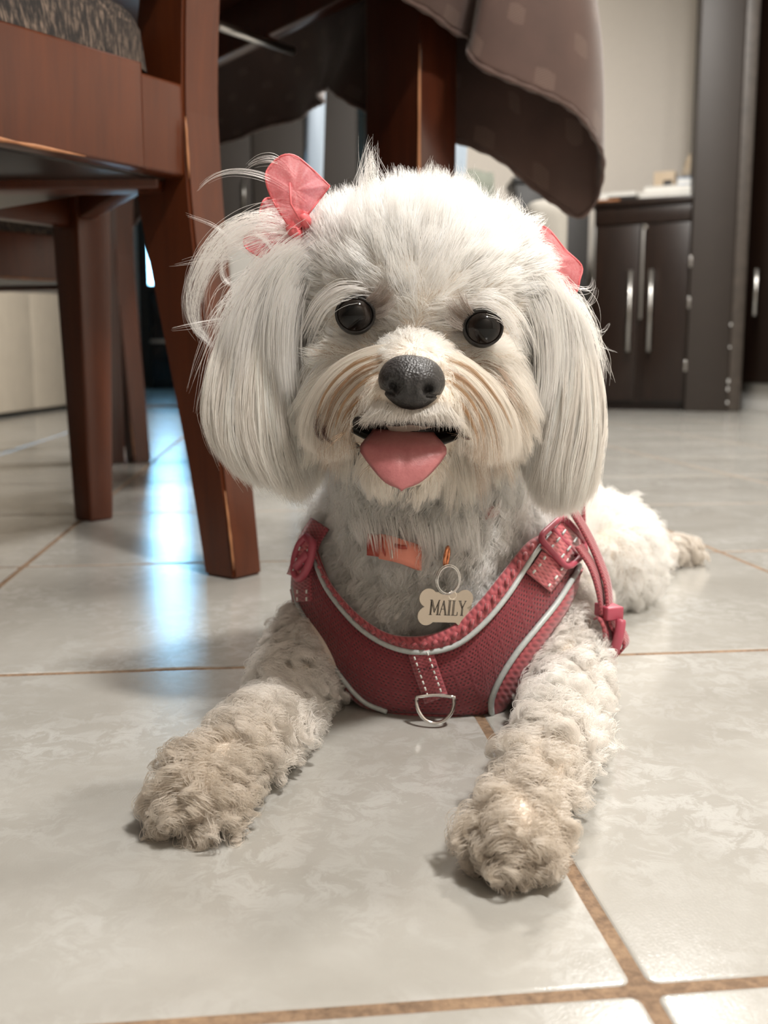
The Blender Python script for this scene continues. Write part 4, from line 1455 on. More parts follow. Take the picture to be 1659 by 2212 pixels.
# finer extra coat over the visible face
j = rng.choice(idx[faceq[idx] > -0.1], 45000)
sh = roots[j] + rng.normal(0, 0.0009, (len(j), 3))
keep_r, keep_p = roots, rp
roots = roots.copy(); roots[j] = sh; rp = proj(roots)
P, tn = head_fur(j, 77)
roots, rp = keep_r, keep_p
P, tn = cull(P, tn, RULES + [('p', MOUTH_POLY, 5)])
over = in_poly(proj(P), MOUTH_POLY).any(1) & (np.linalg.norm(P[:, -1] - P[:, 0], axis=1) > 0.012)
add_fur(P[~over], 0.000095, tn[~over])

# ---- moustache: long combed hair from the bridge down over both cheeks
def combed(guides, thick, n, seed, spread=0.0016, clump=0.6, per=16, rad=0.0001, tint=None, t0max=0.35):
    r = np.random.default_rng(seed)
    K = np.array([[pt(*g) for g in gl] for gl in guides])
    kn = K.shape[1]
    uu = r.uniform(0, len(K) - 1, n)
    i0 = np.clip(uu.astype(int), 0, len(K) - 2)
    fu = (uu - i0)[:, None, None]
    C = K[i0] * (1 - fu) + K[i0 + 1] * fu
    lay = r.uniform(-1, 1, n)
    t0 = r.uniform(0, t0max, n)
    t1 = np.clip(1.0 - np.abs(r.normal(0, 0.12, n)), t0 + 0.3, 1)
    tt_ = t0[:, None] + (t1 - t0)[:, None] * S[None]
    x = tt_ * (kn - 1)
    i = np.clip(x.astype(int), 0, kn - 2)
    f = (x - i)[..., None]
    rows_ = np.arange(n)[:, None]
    g = lambda k: C[rows_, np.clip(k, 0, kn - 1)]
    a, b, c_, d_ = g(i - 1), g(i), g(i + 1), g(i + 2)
    P = 0.5 * (2 * b + (c_ - a) * f + (2 * a - 5 * b + 4 * c_ - d_) * f ** 2 + (3 * b - a - 3 * c_ + d_) * f ** 3)
    P[..., 1] += thick * lay[:, None] * np.clip(tt_ * 2, 0.2, 1)
    nc = max(3, n // per)
    lead = r.choice(n, nc, replace=False)
    key = np.stack([uu, lay * 0.4, t0], 1)
    own = nearest(key[lead], key)
    P = P + (P[lead][own] - P) * (clump * S[None, :, None] ** 1.1)
    P += r.normal(0, 1, (n, 1, 3)) * spread * S[None, :, None] ** 1.3
    st = r.random(nc)[own]
    tn = tint(uu / (len(K) - 1), st, tt_.mean(1))
    return P, np.clip(tn + r.normal(0, 0.03, (n, 1)), 0.03, 0.985)


def stache_tint(u, st, t):
    n = len(u)
    tn = lerp(np.tile(WHITE, (n, 1)), np.tile(CREAM, (n, 1)), 0.25 + 0.8 * t)
    k = np.where((u > 0.28) & (u < 0.85) & (st < 0.22), 0.9, 0) + np.where((u > 0.5) & (st > 0.93), 1.1, 0)
    return lerp(tn, np.tile(TAN, (n, 1)), k)


ML = [[(872, 742, .458), (790, 752, .468), (712, 800, .480), (662, 885, .492), (652, 965, .500)],
      [(852, 765, .455), (778, 788, .464), (716, 842, .474), (688, 918, .484), (690, 990, .490)],
      [(838, 798, .452), (778, 825, .460), (736, 876, .468), (716, 940, .476), (716, 1002, .482)],
      [(826, 838, .452), (786, 862, .458), (757, 898, .464), (745, 945, .470), (750, 985, .474)],
      [(830, 878, .450), (808, 890, .453), (786, 904, .458), (770, 920, .462), (758, 938, .466)]]
MR = [[(908, 746, .458), (990, 764, .468), (1066, 826, .480), (1112, 910, .492), (1118, 990, .500)],
      [(928, 772, .455), (1000, 800, .464), (1056, 862, .474), (1082, 932, .484), (1086, 1004, .490)],
      [(944, 803, .452), (1000, 836, .460), (1036, 888, .468), (1052, 946, .476), (1052, 1010, .482)],
      [(955, 843, .452), (990, 870, .458), (1016, 906, .464), (1024, 950, .470), (1018, 992, .474)],
      [(950, 882, .450), (970, 896, .453), (988, 910, .458), (1002, 924, .462), (1010, 942, .466)]]
for gl, sd in ((ML, 301), (MR, 302)):
    P, tn = combed(gl, 0.004, 9000, sd, tint=stache_tint)
    P, tn = cull(P, tn, RULES)
    bad = in_poly(proj(P), MOUTH_POLY).any(1)
    add_fur(P[~bad], 0.0001, tn[~bad])

def white_tint(u, st, t):
    return np.tile(WHITE * 0.6 + CREAM * 0.33, (len(u), 1)) - 0.16 * (st[:, None] < 0.35)


LIP = [[(808, 862, .4475), (798, 884, .4465), (786, 905, .449), (778, 914, .453)],
       [(832, 866, .4430), (824, 884, .4420), (817, 898, .4440), (813, 911, .4460)],
       [(858, 878, .4410), (853, 890, .4400), (850, 900, .4410), (848, 911, .4430)],
       [(888, 886, .4410), (888, 894, .4400), (888, 902, .4410), (888, 911, .4430)],
       [(920, 880, .4410), (924, 892, .4400), (928, 902, .4410), (930, 913, .4430)],
       [(946, 868, .4430), (954, 888, .4420), (959, 900, .4440), (963, 916, .4460)],
       [(970, 866, .4475), (980, 888, .4465), (992, 910, .449), (998, 920, .453)]]
P, tn = combed(LIP, 0.002, 2600, 311, 0.0016, 0.35, 12, tint=white_tint, t0max=0.5)
P, tn = cull(P, tn, RULES)
add_fur(P, 0.00009, tn)


def locks(curves, n, sp, seed, tint, rad=0.00009, taper_tip=0.35):
    """single locks of hair, each along its own curve"""
    r = np.random.default_rng(seed)
    for w in curves:
        base = catmull([pt(*q) for q in w], NPT)
        wv = mm(sp, 0.48) * np.linspace(1.0, taper_tip, NPT)
        P = base[None] + r.normal(0, 1, (n, 1, 3)) * wv[None, :, None]
        t1 = 1 - np.abs(r.normal(0, 0.10, n))
        t0 = r.uniform(0, 0.25, n)
        x = (t0[:, None] + (t1 - t0)[:, None] * S[None]) * (NPT - 1)
        i = np.clip(x.astype(int), 0, NPT - 2)
        f = (x - i)[..., None]
        ar_ = np.arange(n)[:, None]
        P = P[ar_, i] * (1 - f) + P[ar_, i + 1] * f
        bad = inside_ellipse(proj(P), (889, 826, 72, 58)).any(1)
        add_fur(P[~bad], rad, tints(n, tint, 0.05, r)[~bad])


# rust-coloured stain locks on both sides of the muzzle
locks([[(838, 762, .4515), (765, 785, .458), (706, 842, .468), (684, 905, .478), (690, 950, .482)],
       [(832, 775, .4505), (770, 802, .457), (722, 855, .465), (700, 915, .473)],
       [(828, 800, .4485), (778, 830, .454), (738, 880, .461), (722, 930, .468)],
       [(815, 835, .4490), (780, 860, .454), (750, 890, .460), (738, 920, .464)],
       [(952, 768, .4515), (1022, 802, .458), (1078, 868, .468), (1108, 930, .478)],
       [(948, 790, .4505), (1010, 828, .457), (1052, 885, .465), (1075, 945, .473)],
       [(962, 815, .4485), (1006, 852, .454), (1038, 905, .461), (1048, 950, .468)],
       [(972, 850, .4490), (1004, 885, .454), (1024, 925, .460), (1034, 955, .464)]], 26, 2.6, 331, TAN)
locks([[(700, 880, .476), (684, 915, .478), (690, 945, .478), (718, 958, .476)], [(715, 905, .474), (700, 935, .474), (722, 962, .472)],
       [(985, 920, .462), (1005, 945, .460), (1018, 948, .459)]], 40, 4, 332, np.array([0.12, 0.07, 0.05]))
# brow hair sweeping over the upper lids and down the temples
locks([[(822, 632, .486), (765, 626, .482), (705, 656, .486), (655, 735, .498)], [(800, 622, .486), (740, 614, .484), (680, 655, .490), (640, 740, .502)], [(770, 640, .483), (735, 646, .483), (700, 676, .487), (668, 748, .497)],
       [(990, 656, .486), (1050, 648, .482), (1108, 692, .486), (1150, 775, .498)], [(1012, 640, .486), (1070, 640, .484), (1126, 686, .490), (1166, 770, .502)], [(1050, 668, .483), (1082, 678, .483), (1104, 708, .487), (1128, 765, .497)]], 26, 9, 333, WHITE, 0.00009)
# neck hair hanging over the collar
locks([[(x, 1118, .535), (x + 8, 1150, .531), (x + 14, 1178 + 12 * (k % 3), .532)] for k, x in enumerate((770, 800, 838, 872, 905, 925, 950, 985, 1015))], 42, 15, 335, WHITE * 0.97, 0.0001, 0.6)
# head hair falling over the roots of the ears
locks([[(655, 520, .520), (600, 560, .522), (555, 640, .522), (528, 740, .522), (520, 830, .520)], [(650, 560, .516), (612, 610, .518), (590, 700, .520), (585, 800, .520)],
       [(640, 540, .520), (575, 590, .522), (520, 680, .524), (490, 780, .526)], [(640, 600, .512), (618, 660, .515), (612, 760, .518), (622, 860, .518)],
       [(1172, 610, .524), (1205, 650, .526), (1232, 720, .528), (1245, 810, .526)], [(1160, 600, .520), (1192, 640, .522), (1208, 740, .524), (1205, 850, .524)],
       [(1200, 640, .528), (1240, 680, .530), (1266, 740, .532), (1280, 810, .532)], [(1158, 640, .516), (1180, 700, .518), (1186, 800, .520), (1172, 900, .520)]], 420, 16, 334, WHITE * 0.985, 0.0001, 0.9)


def smoke_tint(u, st, t):
    return np.tile(np.array([0.26, 0.20, 0.165]), (len(u), 1)) + 0.22 * (st[:, None] > 0.55)


for gl in ([[(812, 690, .4865), (836, 684, .484), (850, 668, .482)], [(806, 662, .4865), (832, 648, .483), (852, 622, .481)], [(786, 648, .4860), (806, 628, .482), (822, 598, .480)]],
           [[(1000, 716, .4865), (976, 706, .484), (960, 692, .482)], [(1006, 690, .4865), (982, 672, .483), (962, 650, .481)], [(1026, 676, .4860), (1012, 652, .482), (1006, 624, .480)]]):
    P, tn = combed(gl, 0.0014, 230, 321, 0.0012, 0.5, 10, tint=smoke_tint, t0max=0.3)
    add_fur(P, 0.00007, tn)

# ---- neck and chest: soft waves falling down
idx = np.where(keep & R_('neck', 'chest'))[0]
p, n = roots[idx], norms[idx]
d = unit(np.array([0, -0.1, -1.0]) + 0.35 * n - n * ((np.array([0, -0.1, -1.0]) * n).sum(1))[:, None] * 0.9)
P, own = grow(p, n, d, 0.020, 0.6, 0.15, 0.0024, 1.2, 40, 0.66, 0.08, 31, 0.35)
add_fur(P, 0.000105, np.clip(tints(len(p), WHITE * 0.985) + rng.normal(0, 0.045, own.max() + 1)[own][:, None], 0.05, 0.985))

# a second, softer layer so no skin shows
j = rng.choice(np.where(faceq[idx] > -0.15)[0], 24000)
P, own = grow(p[j] + rng.normal(0, 0.001, (len(j), 3)), n[j], d[j], 0.0195, 0.62, 0.12, 0.0022, 1.2, 34, 0.6, 0.09, 32, 0.4)
add_fur(P, 0.000105, np.clip(tints(len(j), WHITE * 0.985) + rng.normal(0, 0.03, own.max() + 1)[own][:, None], 0.05, 0.985))
# curls over the shoulders, outside the harness
j = np.where(keep & R_('chest', 'neck', 'body') & (rp[:, 1] > 1270) & (faceq > -0.3))[0]
j = rng.choice(j, 14000)
sd_ = unit(np.array([0.0, -0.55, -0.7]) - norms[j] * ((np.array([0.0, -0.55, -0.7]) * norms[j]).sum(1))[:, None] * 0.85)
P, own = grow(roots[j] + rng.normal(0, 0.001, (len(j), 3)), norms[j], sd_, 0.0175, 0.9, 0.1, 0.0030, 1.4, 55, 0.95, 0.045, 33, 0.12)
ok = ~in_poly(proj(P), hpoly2).any(1)
add_fur(P[ok], 0.00012, np.clip(tints(len(j), WHITE * 0.82 + BEIGE * 0.16) + rng.normal(0, 0.045, own.max() + 1)[own][:, None], 0.05, 0.985)[ok])

# ---- trunk, thigh
idx = np.where(keep & R_('body', 'thigh'))[0]
p, n = roots[idx], norms[idx]
d = unit(np.array([0.25, 0.6, -0.6]) - n * ((np.array([0.25, 0.6, -0.6]) * n).sum(1))[:, None])
P, own = grow(p, n, d, 0.020, 0.6, 0.1, 0.0026, 1.3, 30, 0.7, 0.09, 41)
add_fur(P, 0.00013, tints(len(p), WHITE))

# ---- legs: woolly curls, beige towards the toes
idx = np.where(keep & R_('leg', 'paw', 'hind'))[0]
p, n, q = roots[idx], norms[idx], rp[idx]
along = np.where((q[:, 0] < 850)[:, None], np.r_[dl_, 0][None], np.r_[dr_, 0][None])
along = np.where((reg[idx] == RNAMES.index('hind'))[:, None], np.array([[0.8, 0.2, -0.1]]), along)
dcam = np.minimum(np.linalg.norm(p - pawL, axis=1), np.linalg.norm(p - pawR, axis=1))
toe = np.clip(1 - (dcam - 0.010) / 0.095, 0, 1)
d = unit(along + np.array([0, 0, -0.25]) - n * ((along * n).sum(1))[:, None] * 0.8)
P, own = grow(p, n, d, 0.0150 - 0.005 * toe, 0.9 - 0.15 * toe, 0.12, 0.0026 + 0.0004 * toe, 1.25 + 0.4 * toe, 60, 0.93, 0.05, 51, 0.14)
hind = np.clip((p[:, 1] - 0.9) / 0.1, 0, 1)
tn = lerp(np.tile(WHITE * 0.985, (len(p), 1)), np.tile(BEIGE, (len(p), 1)), np.maximum(0.22 + 0.78 * toe, hind * 0.8))
lead = rng.normal(0, 0.05, own.max() + 1)[own][:, None]
ok = ~in_poly(proj(P), hpoly2).any(1) | (p[:, 1] < 0.50)
add_fur(P[ok], 0.00011, np.clip(tn + lead + rng.normal(0, 0.03, (len(p), 1)), 0.05, 0.985)[ok])
j = rng.choice(np.where(faceq[idx] > -0.2)[0], 34000)
P, own = grow(p[j] + rng.normal(0, 0.0012, (len(j), 3)), n[j], d[j], 0.0190 - 0.0055 * toe[j], 0.95, 0.1, 0.0032, 1.45 + 0.3 * toe[j], 60, 0.97, 0.04, 52, 0.10)
lead = rng.normal(0, 0.055, own.max() + 1)[own][:, None]
ok = ~in_poly(proj(P), hpoly2).any(1) | (p[j][:, 1] < 0.50)
add_fur(P[ok], 0.00013, np.clip(tn[j] + lead + rng.normal(0, 0.03, (len(j), 1)), 0.05, 0.985)[ok])


# ------------------------------------------------------------------ ears: long straight hair over a leather flap
def ear(guides, depth, n, seed, back):
    r = np.random.default_rng(seed)
    K = np.array([[pt(*g) for g in gl] for gl in guides])         # (guides, knots, 3)
    # leather flap inside the hair
    kn = K.shape[1]
    u = np.linspace(0, len(K) - 1, 13)
    flap = []
    for a in np.linspace(0, 0.55, 10):
        rowp = []
        for k in range(len(K)):
            rowp.append(catmull(K[k], 40)[int(a * 39)])
        rowp = cr(np.array(rowp), u)
        flap.append(rowp + np.array([0, 0.004, 0]))
    sheet('ear', flap, MT['skin'], dog, 0.003)
    uu = r.uniform(0, len(K) - 1, n)
    C = np.stack([cr(K[:, k], uu) for k in range(kn)], 1)         # (n, knots, 3)
    lay = r.uniform(-1, 1, n)
    # start anywhere along the upper part of the flap
    t0 = r.uniform(0, 0.42, n) ** 1.2
    t1 = 1.0 - np.abs(r.normal(0, 0.07, n)) - 0.05 * r.random(n)
    tt_ = t0[:, None] + (t1 - t0)[:, None] * S[None]
    x = tt_ * (kn - 1)
    i = np.clip(x.astype(int), 0, kn - 2)
    f = (x - i)[..., None]
    rows_ = np.arange(n)[:, None]
    g = lambda k: C[rows_, np.clip(k, 0, kn - 1)]
    a, b, c_, d_ = g(i - 1), g(i), g(i + 1), g(i + 2)
    P = 0.5 * (2 * b + (c_ - a) * f + (2 * a - 5 * b + 4 * c_ - d_) * f ** 2 + (3 * b - a - 3 * c_ + d_) * f ** 3)
    thick = depth * np.interp(tt_, [0, 0.3, 0.8, 1], [0.35, 1.0, 0.9, 0.45])
    P[..., 1] += thick * lay[:, None] + back * tt_
    nc = n // 28
    lead = r.choice(n, nc, replace=False)
    key = np.stack([uu, lay * 0.5, t0 * 0.3], 1)
    own = nearest(key[lead], key)
    dlt = (P[lead][own] - P)
    P = P + dlt * (0.62 * S[None, :, None] ** 1.2)
    P += r.normal(0, 1, (n, 1, 3)) * 0.0018 * S[None, :, None] ** 1.5
    ph = r.uniform(0, 6.28, nc)[own][:, None]
    wv = np.sin(S[None] * 7.5 + ph) * 0.0011
    P[..., 0] += wv
    warm = np.clip(tt_.mean(1) * 1.3 - 0.25, 0, 1)
    tn = lerp(np.tile(WHITE * 0.99, (n, 1)), np.tile(CREAM * 1.0, (n, 1)), warm * 0.8) + r.normal(0.0, 0.06, nc)[own][:, None]
    add_fur(P, 0.00011, np.clip(tn + r.normal(0, 0.025, (n, 1)), 0.05, 0.985))


Ye = 0.545
ear([[(585, 590, Ye), (505, 680, Ye), (458, 800, Ye - .008), (448, 905, Ye - .010), (492, 1000, Ye - .008)],
     [(590, 575, Ye), (525, 690, Ye - .006), (495, 830, Ye - .014), (500, 960, Ye - .016), (545, 1045, Ye - .012)],
     [(600, 565, Ye), (560, 690, Ye - .010), (547, 850, Ye - .018), (562, 980, Ye - .018), (606, 1068, Ye - .012)],
     [(612, 570, Ye), (592, 700, Ye - .008), (600, 850, Ye - .014), (622, 985, Ye - .012), (656, 1092, Ye - .006)],
     [(628, 590, Ye), (626, 720, Ye), (645, 880, Ye), (665, 985, Ye), (688, 1050, Ye)],
     [(650, 600, Ye + .012), (660, 720, Ye + .012), (668, 880, Ye + .010), (680, 980, Ye + .008), (692, 1030, Ye + .006)]], 0.011, 15000, 61, 0.0)
ear([[(1165, 625, Ye + .012), (1152, 740, Ye + .012), (1142, 865, Ye + .010), (1130, 950, Ye + .008), (1122, 1005, Ye + .006)],
     [(1188, 625, Ye), (1180, 740, Ye), (1160, 865, Ye), (1142, 955, Ye), (1128, 1020, Ye)],
     [(1198, 605, Ye), (1205, 750, Ye - .008), (1188, 900, Ye - .012), (1168, 1020, Ye - .010), (1160, 1095, Ye - .004)],
     [(1208, 615, Ye), (1234, 750, Ye - .010), (1230, 900, Ye - .016), (1207, 1030, Ye - .014), (1198, 1118, Ye - .006)],
     [(1218, 628, Ye), (1258, 745, Ye - .006), (1270, 900, Ye - .012), (1255, 1030, Ye - .012), (1236, 1108, Ye - .006)],
     [(1225, 645, Ye), (1278, 765, Ye), (1297, 900, Ye - .006), (1292, 985, Ye - .008), (1268, 1078, Ye - .004)]], 0.011, 15000, 62, 0.0)

# ---- loose wisps, each a few hairs along a curve of its own
WISPS = [
    ([(640, 500), (560, 470), (480, 505), (425, 590), (405, 660), (420, 715), (465, 750)], 60, 9),
    ([(650, 520), (570, 490), (490, 520), (440, 590), (418, 670), (432, 730), (455, 748)], 50, 8),
    ([(660, 470), (600, 455), (530, 480), (460, 540), (428, 600), (425, 680), (440, 730)], 40, 12),
    ([(650, 510), (590, 505), (520, 525), (470, 560), (440, 610), (438, 660)], 36, 9),
    ([(600, 560), (575, 520), (545, 500), (510, 520), (480, 560), (478, 600), (505, 618), (545, 612)], 26, 3),
    ([(660, 440), (600, 395), (540, 372), (480, 372), (440, 395), (420, 418)], 14, 3),
    ([(640, 380), (600, 345), (560, 345), (530, 362)], 12, 4),
    ([(560, 560), (500, 520), (470, 490), (400, 462)], 6, 3),
    ([(500, 560), (440, 562), (370, 575)], 6, 4),
    ([(480, 690), (430, 700), (365, 712)], 6, 4),
    ([(520, 640), (470, 690), (430, 780), (405, 850)], 10, 8),
    ([(500, 690), (460, 760), (440, 840), (425, 900)], 12, 9),
    ([(560, 600), (500, 640), (470, 700), (455, 760)], 40, 14),
    ([(620, 560), (560, 600), (510, 660), (475, 740)], 60, 18),
    ([(1200, 590), (1240, 620), (1275, 625), (1282, 600)], 10, 5),
    ([(1200, 600), (1250, 665), (1280, 650), (1287, 615)], 10, 5),
    ([(1215, 640), (1260, 700), (1290, 740), (1325, 825)], 10, 5),
    ([(1215, 640), (1265, 690), (1300, 720), (1320, 690)], 6, 4),
    ([(1240, 680), (1290, 760), (1300, 790), (1305, 840)], 12, 10),
    ([(1230, 690), (1285, 740), (1335, 762)], 5, 3),
    ([(1205, 620), (1250, 650), (1275, 700), (1280, 760)], 24, 12),
]
r = np.random.default_rng(91)
for k, (w, n, sp) in enumerate(WISPS):
    Yw = 0.535 if w[0][0] < 900 else 0.55
    base = catmull([pt(x, y, Yw - 0.01 * math.sin(i * 0.9)) for i, (x, y) in enumerate(w)], NPT)
    jit = r.normal(0, 1, (n, 1, 3)) * mm(sp, Yw) * np.linspace(0.8, 0.55, NPT)[None, :, None]
    bend = r.normal(0, 1, (n, 1, 3)) * mm(sp, Yw) * 0.9 * np.sin(np.linspace(0, math.pi, NPT))[None, :, None]
    end = 1 - np.abs(r.normal(0, 0.10, n))
    P = base[None] + jit + bend
    # shorten some of them
    x = end[:, None] * np.linspace(0, NPT - 1, NPT)[None]
    i = np.clip(x.astype(int), 0, NPT - 2)
    f = (x - i)[..., None]
    P = P[np.arange(n)[:, None], i] * (1 - f) + P[np.arange(n)[:, None], i + 1] * f
    add_fur(P, 0.000085, tints(n, WHITE * 0.98, 0.03, r))
# tufts on the crown
for cx, cy, n, tip in ((812, 415, 130, (-8, -80)), (985, 425, 90, (14, -50)), (935, 415, 90, (2, -45)), (1080, 470, 90, (30, -38)), (720, 450, 80, (-25, -30))):
    a = np.stack([r.normal(cx, 30, n), r.normal(cy + 50, 20, n)], 1)
    b = np.stack([r.normal(cx + tip[0], 9, n), cy + tip[1] * (1 + r.normal(0, 0.22, n))], 1)
    base = np.array([pt(x, y, 0.528) for x, y in a])
    e = np.array([pt(x, y, 0.530) for x, y in b])
    sw = r.normal(0, 0.0015, (n, 1, 3)) * np.sin(S * 3.1)[None, :, None]
    P = base[:, None] * (1 - S[None, :, None]) + e[:, None] * S[None, :, None] + sw
    P[..., 0] += (0.0025 * np.sin(S * 3.0))[None] * np.sign(tip[0])
    add_fur(P, 0.00009, tints(n, WHITE, 0.03, r))
# whiskers of the chin and lashes beside the eyes
for (x0, y0), (x1, y1), n in (((935, 985), (968, 1040), 5), ((800, 1000), (768, 1040), 4), ((790, 955), (735, 990), 5), ((985, 935), (1012, 955), 6), ((760, 930), (700, 975), 10)):
    for k in range(n):
        a = pt(x0 + r.normal(0, 8), y0 + r.normal(0, 6), 0.470)
        b = pt(x1 + r.normal(0, 12), y1 + r.normal(0, 9), 0.462)
        mid = (a + b) / 2 + np.array([0, -0.006, 0.002])
        add_fur(catmull([a, mid, b], NPT)[None], 0.00008, TAN[None])

# ------------------------------------------------------------------ all strands become one coat
PA = np.concatenate([f[0] for f in FUR])
RA = np.concatenate([f[1] for f in FUR])
TA = np.concatenate([f[2] for f in FUR])
PA[..., 2] = np.maximum(PA[..., 2], 0.0006)
n_str = len(PA)
cu = bpy.data.hair_curves.new('coat')
cu.add_curves([NPT] * n_str)
cu.attributes['position'].data.foreach_set('vector', PA.astype(np.float32).ravel())
ra = cu.attributes.new('radius', 'FLOAT', 'POINT')
taper = np.interp(S, [0, 0.5, 1.0], [1.0, 0.9, 0.25])
ra.data.foreach_set('value', (RA[:, None] * taper[None]).astype(np.float32).ravel())
ca = cu.attributes.new('tint', 'FLOAT_COLOR', 'CURVE')
ca.data.foreach_set('color', np.c_[TA, np.ones(n_str)].astype(np.float32).ravel())
cu.materials.append(MT['hair'])
coat = bpy.data.objects.new('coat', cu)
link(coat, dog)
tag(coat, 'long white coat with cream muzzle and curly beige paws', kind='stuff')
print('strands', n_str)

# ================================================================== harness, fitted over the chest
def hs_pt(px, py, off=0.0):
    R = CHR + off
    d = ray(px, py) / R
    o = (_C - CHC) / R
    a, b, c = d @ d, 2 * (d @ o), o @ o - 1
    D = b * b - 4 * a * c
    if D >= 0:
        t = (-b - math.sqrt(D)) / (2 * a)
        q = o + d * t
    else:
        q = o + d * (-b / (2 * a))
        q = q / np.linalg.norm(q)
    return CHC + q * R


def hs_curve(P, n, off):
    return np.array([hs_pt(x, y, off) for x, y in catmull(P, n)])


har = tag(empty('dog_harness', (CHC[0], CHC[1], 0.02)), 'burgundy mesh dog harness with silver piping strapped round the chest', 'harness')


def sheet_out(name, G, mat, parent, thick, UV):
    """a fabric layer whose thickness lies inside its outer face"""
    G, UV = np.asarray(G), np.asarray(UV)
    i, j = G.shape[0] // 2, G.shape[1] // 2
    nn = np.cross(G[i + 1, j] - G[i, j], G[i, j + 1] - G[i, j])
    # grid faces run along the second index first, so their normal is the opposite of nn
    if (-nn) @ (G[i, j] - CHC) < 0:
        G, UV = G[::-1], UV[::-1]
    return sheet(name, G, mat, parent, thick, UV, offset=-1)


def strip(name, A, B, mat, n, m, off, puff=0.0, thick=0.002, parent=None, dens=1.0):
    a, b = catmull(A, n), catmull(B, n)
    G, UV = [], []
    L = np.r_[0, np.cumsum(np.linalg.norm(np.diff((a + b) / 2, axis=0), axis=1))] * 0.57 / F_PX
    for j in range(m + 1):
        s = j / m
        q = a * (1 - s) + b * s
        o = off + puff * math.sin(math.pi * s) ** 0.6
        G.append([hs_pt(x, y, o) for x, y in q])
        wloc = np.linalg.norm(a - b, axis=1) * 0.57 / F_PX
        UV.append(np.stack([L * dens, s * wloc * dens], 1))
    return sheet_out(name, G, mat, parent or har, thick, UV)


low = H_LEFT + H_HEM[1:-1] + H_RIGHT[::-1]
upp = [(655, 1215)] + H_PIPE[1:-1] + [(1200, 1170)]
strip('chest_panel', upp, low, MT['h_panel'], 110, 40, 0.002, 0.0015, 0.003)
strip('neck_binding', H_NECK, H_PIPE, MT['h_bind'], 110, 10, 0.003, 0.0026, 0.003)
strip('edge_binding', H_RIGHT, H_ROUT, MT['h_bind'], 70, 8, 0.0025, 0.0022, 0.003)
strip('edge_binding', H_LEFT, H_LOUT, MT['h_bind'], 60, 4, 0.0015, 0.001, 0.003)
strip('hem_binding', H_HEM, [(836, 1545), (880, 1548), (950, 1551), (1010, 1553), (1066, 1553)], MT['h_bind'], 40, 3, 0.001, 0.0008, 0.002)
tube('piping', hs_curve(H_PIPE, 90, 0.0046), mm(6.2, 0.56), MT['piping'], har, 8)
tube('piping', hs_curve(H_RIGHT, 60, 0.0042), mm(6.8, 0.57), MT['piping'], har, 8)
tube('piping', hs_curve(H_LEFT, 60, 0.0030), mm(6.2, 0.57), MT['piping'], har, 8)
# zigzag bumps sewn on the neck binding
ca_, cb_ = catmull(H_NECK, 64), catmull(H_PIPE, 64)
for i in range(3, 61):
    s0 = 0.50 + (0.14 if i % 2 else -0.10)
    p, q = ca_[i] * (1 - s0) + cb_[i] * s0, ca_[i + 1] * (1 - s0 + 0.22) + cb_[i + 1] * (s0 - 0.22)
    pts = [hs_pt(*p, 0.0058), hs_pt(*((p + q) / 2), 0.0066), hs_pt(*q, 0.0058)]
    if i % 2: tube('stitch_ridge', pts, mm(4.2, 0.56), MT['h_bind'], har, 6)


def webbing(name, C, half, mat, off, n=30, thick=0.0016, parent=None, ripple=0.0):
    """a band along pixel curve C with half width in pixels"""
    c = catmull(C, n)
    t = np.gradient(c, axis=0)
    t /= np.linalg.norm(t, axis=1)[:, None]
    nn = np.stack([-t[:, 1], t[:, 0]], 1)
    G, UV = [], []
    L = np.r_[0, np.cumsum(np.linalg.norm(np.diff(c, axis=0), axis=1))] * 0.57 / F_PX
    for s in np.linspace(-1, 1, 7):
        G.append([hs_pt(x, y, off + ripple * math.sin(i * 1.3) - 0.0006 * s * s) for i, (x, y) in enumerate(c + nn * half * s)])
        UV.append(np.stack([L, np.full(n, s * half * 0.57 / F_PX)], 1))
    return sheet_out(name, G, mat, parent or har, thick, UV)


def stitches(C, side, n, off, parent, dash=0.5, r=0.0005, mat='thread'):
    c = catmull(C, n * 6 + 1)
    t = np.gradient(c, axis=0)
    t /= np.linalg.norm(t, axis=1)[:, None]
    c = c + np.stack([-t[:, 1], t[:, 0]], 1) * side
    for k in range(n):
        q = c[k * 6:k * 6 + max(2, int(6 * dash) + 1)]
        tube('stitch', [hs_pt(x, y, off) for x, y in q], r, MT[mat], parent, 6)


# front strap and D-ring
FS = [(908, 1408), (918, 1440), (930, 1475), (943, 1512)]
fs = webbing('front_strap', FS, 27, MT['h_strap'], 0.0056, 24)
for s in (-15, 15): stitches([(909, 1414), (918, 1440), (930, 1475), (941, 1506)], s, 7, 0.0064, fs)
for k in range(4):
    x = 903 + k * 12
    tube('stitch', [hs_pt(x, 1448 - k * 2, 0.0066), hs_pt(x + 5, 1446 - k * 2, 0.0066)], 0.0006, MT['mark'], fs, 6)
dc = hs_pt(940, 1512, 0.007)
P = []
sc_ = mm(1, dc[1])
for a in np.linspace(0, math.pi, 26):
    P.append(dc + np.array([-math.cos(a) * 42 * sc_, -0.004 * math.sin(a) - 0.001, -math.sin(a) * 47 * sc_]))
P = np.vstack([P, catmull([dc + [42 * sc_, -0.001, 0.0022], dc + [0, 0.0, 0.0030], dc + [-42 * sc_, -0.001, 0.0022]], 14)])
tube('d_ring', P, mm(4.6, 0.53), MT['chrome'], har, 10, closed=True)

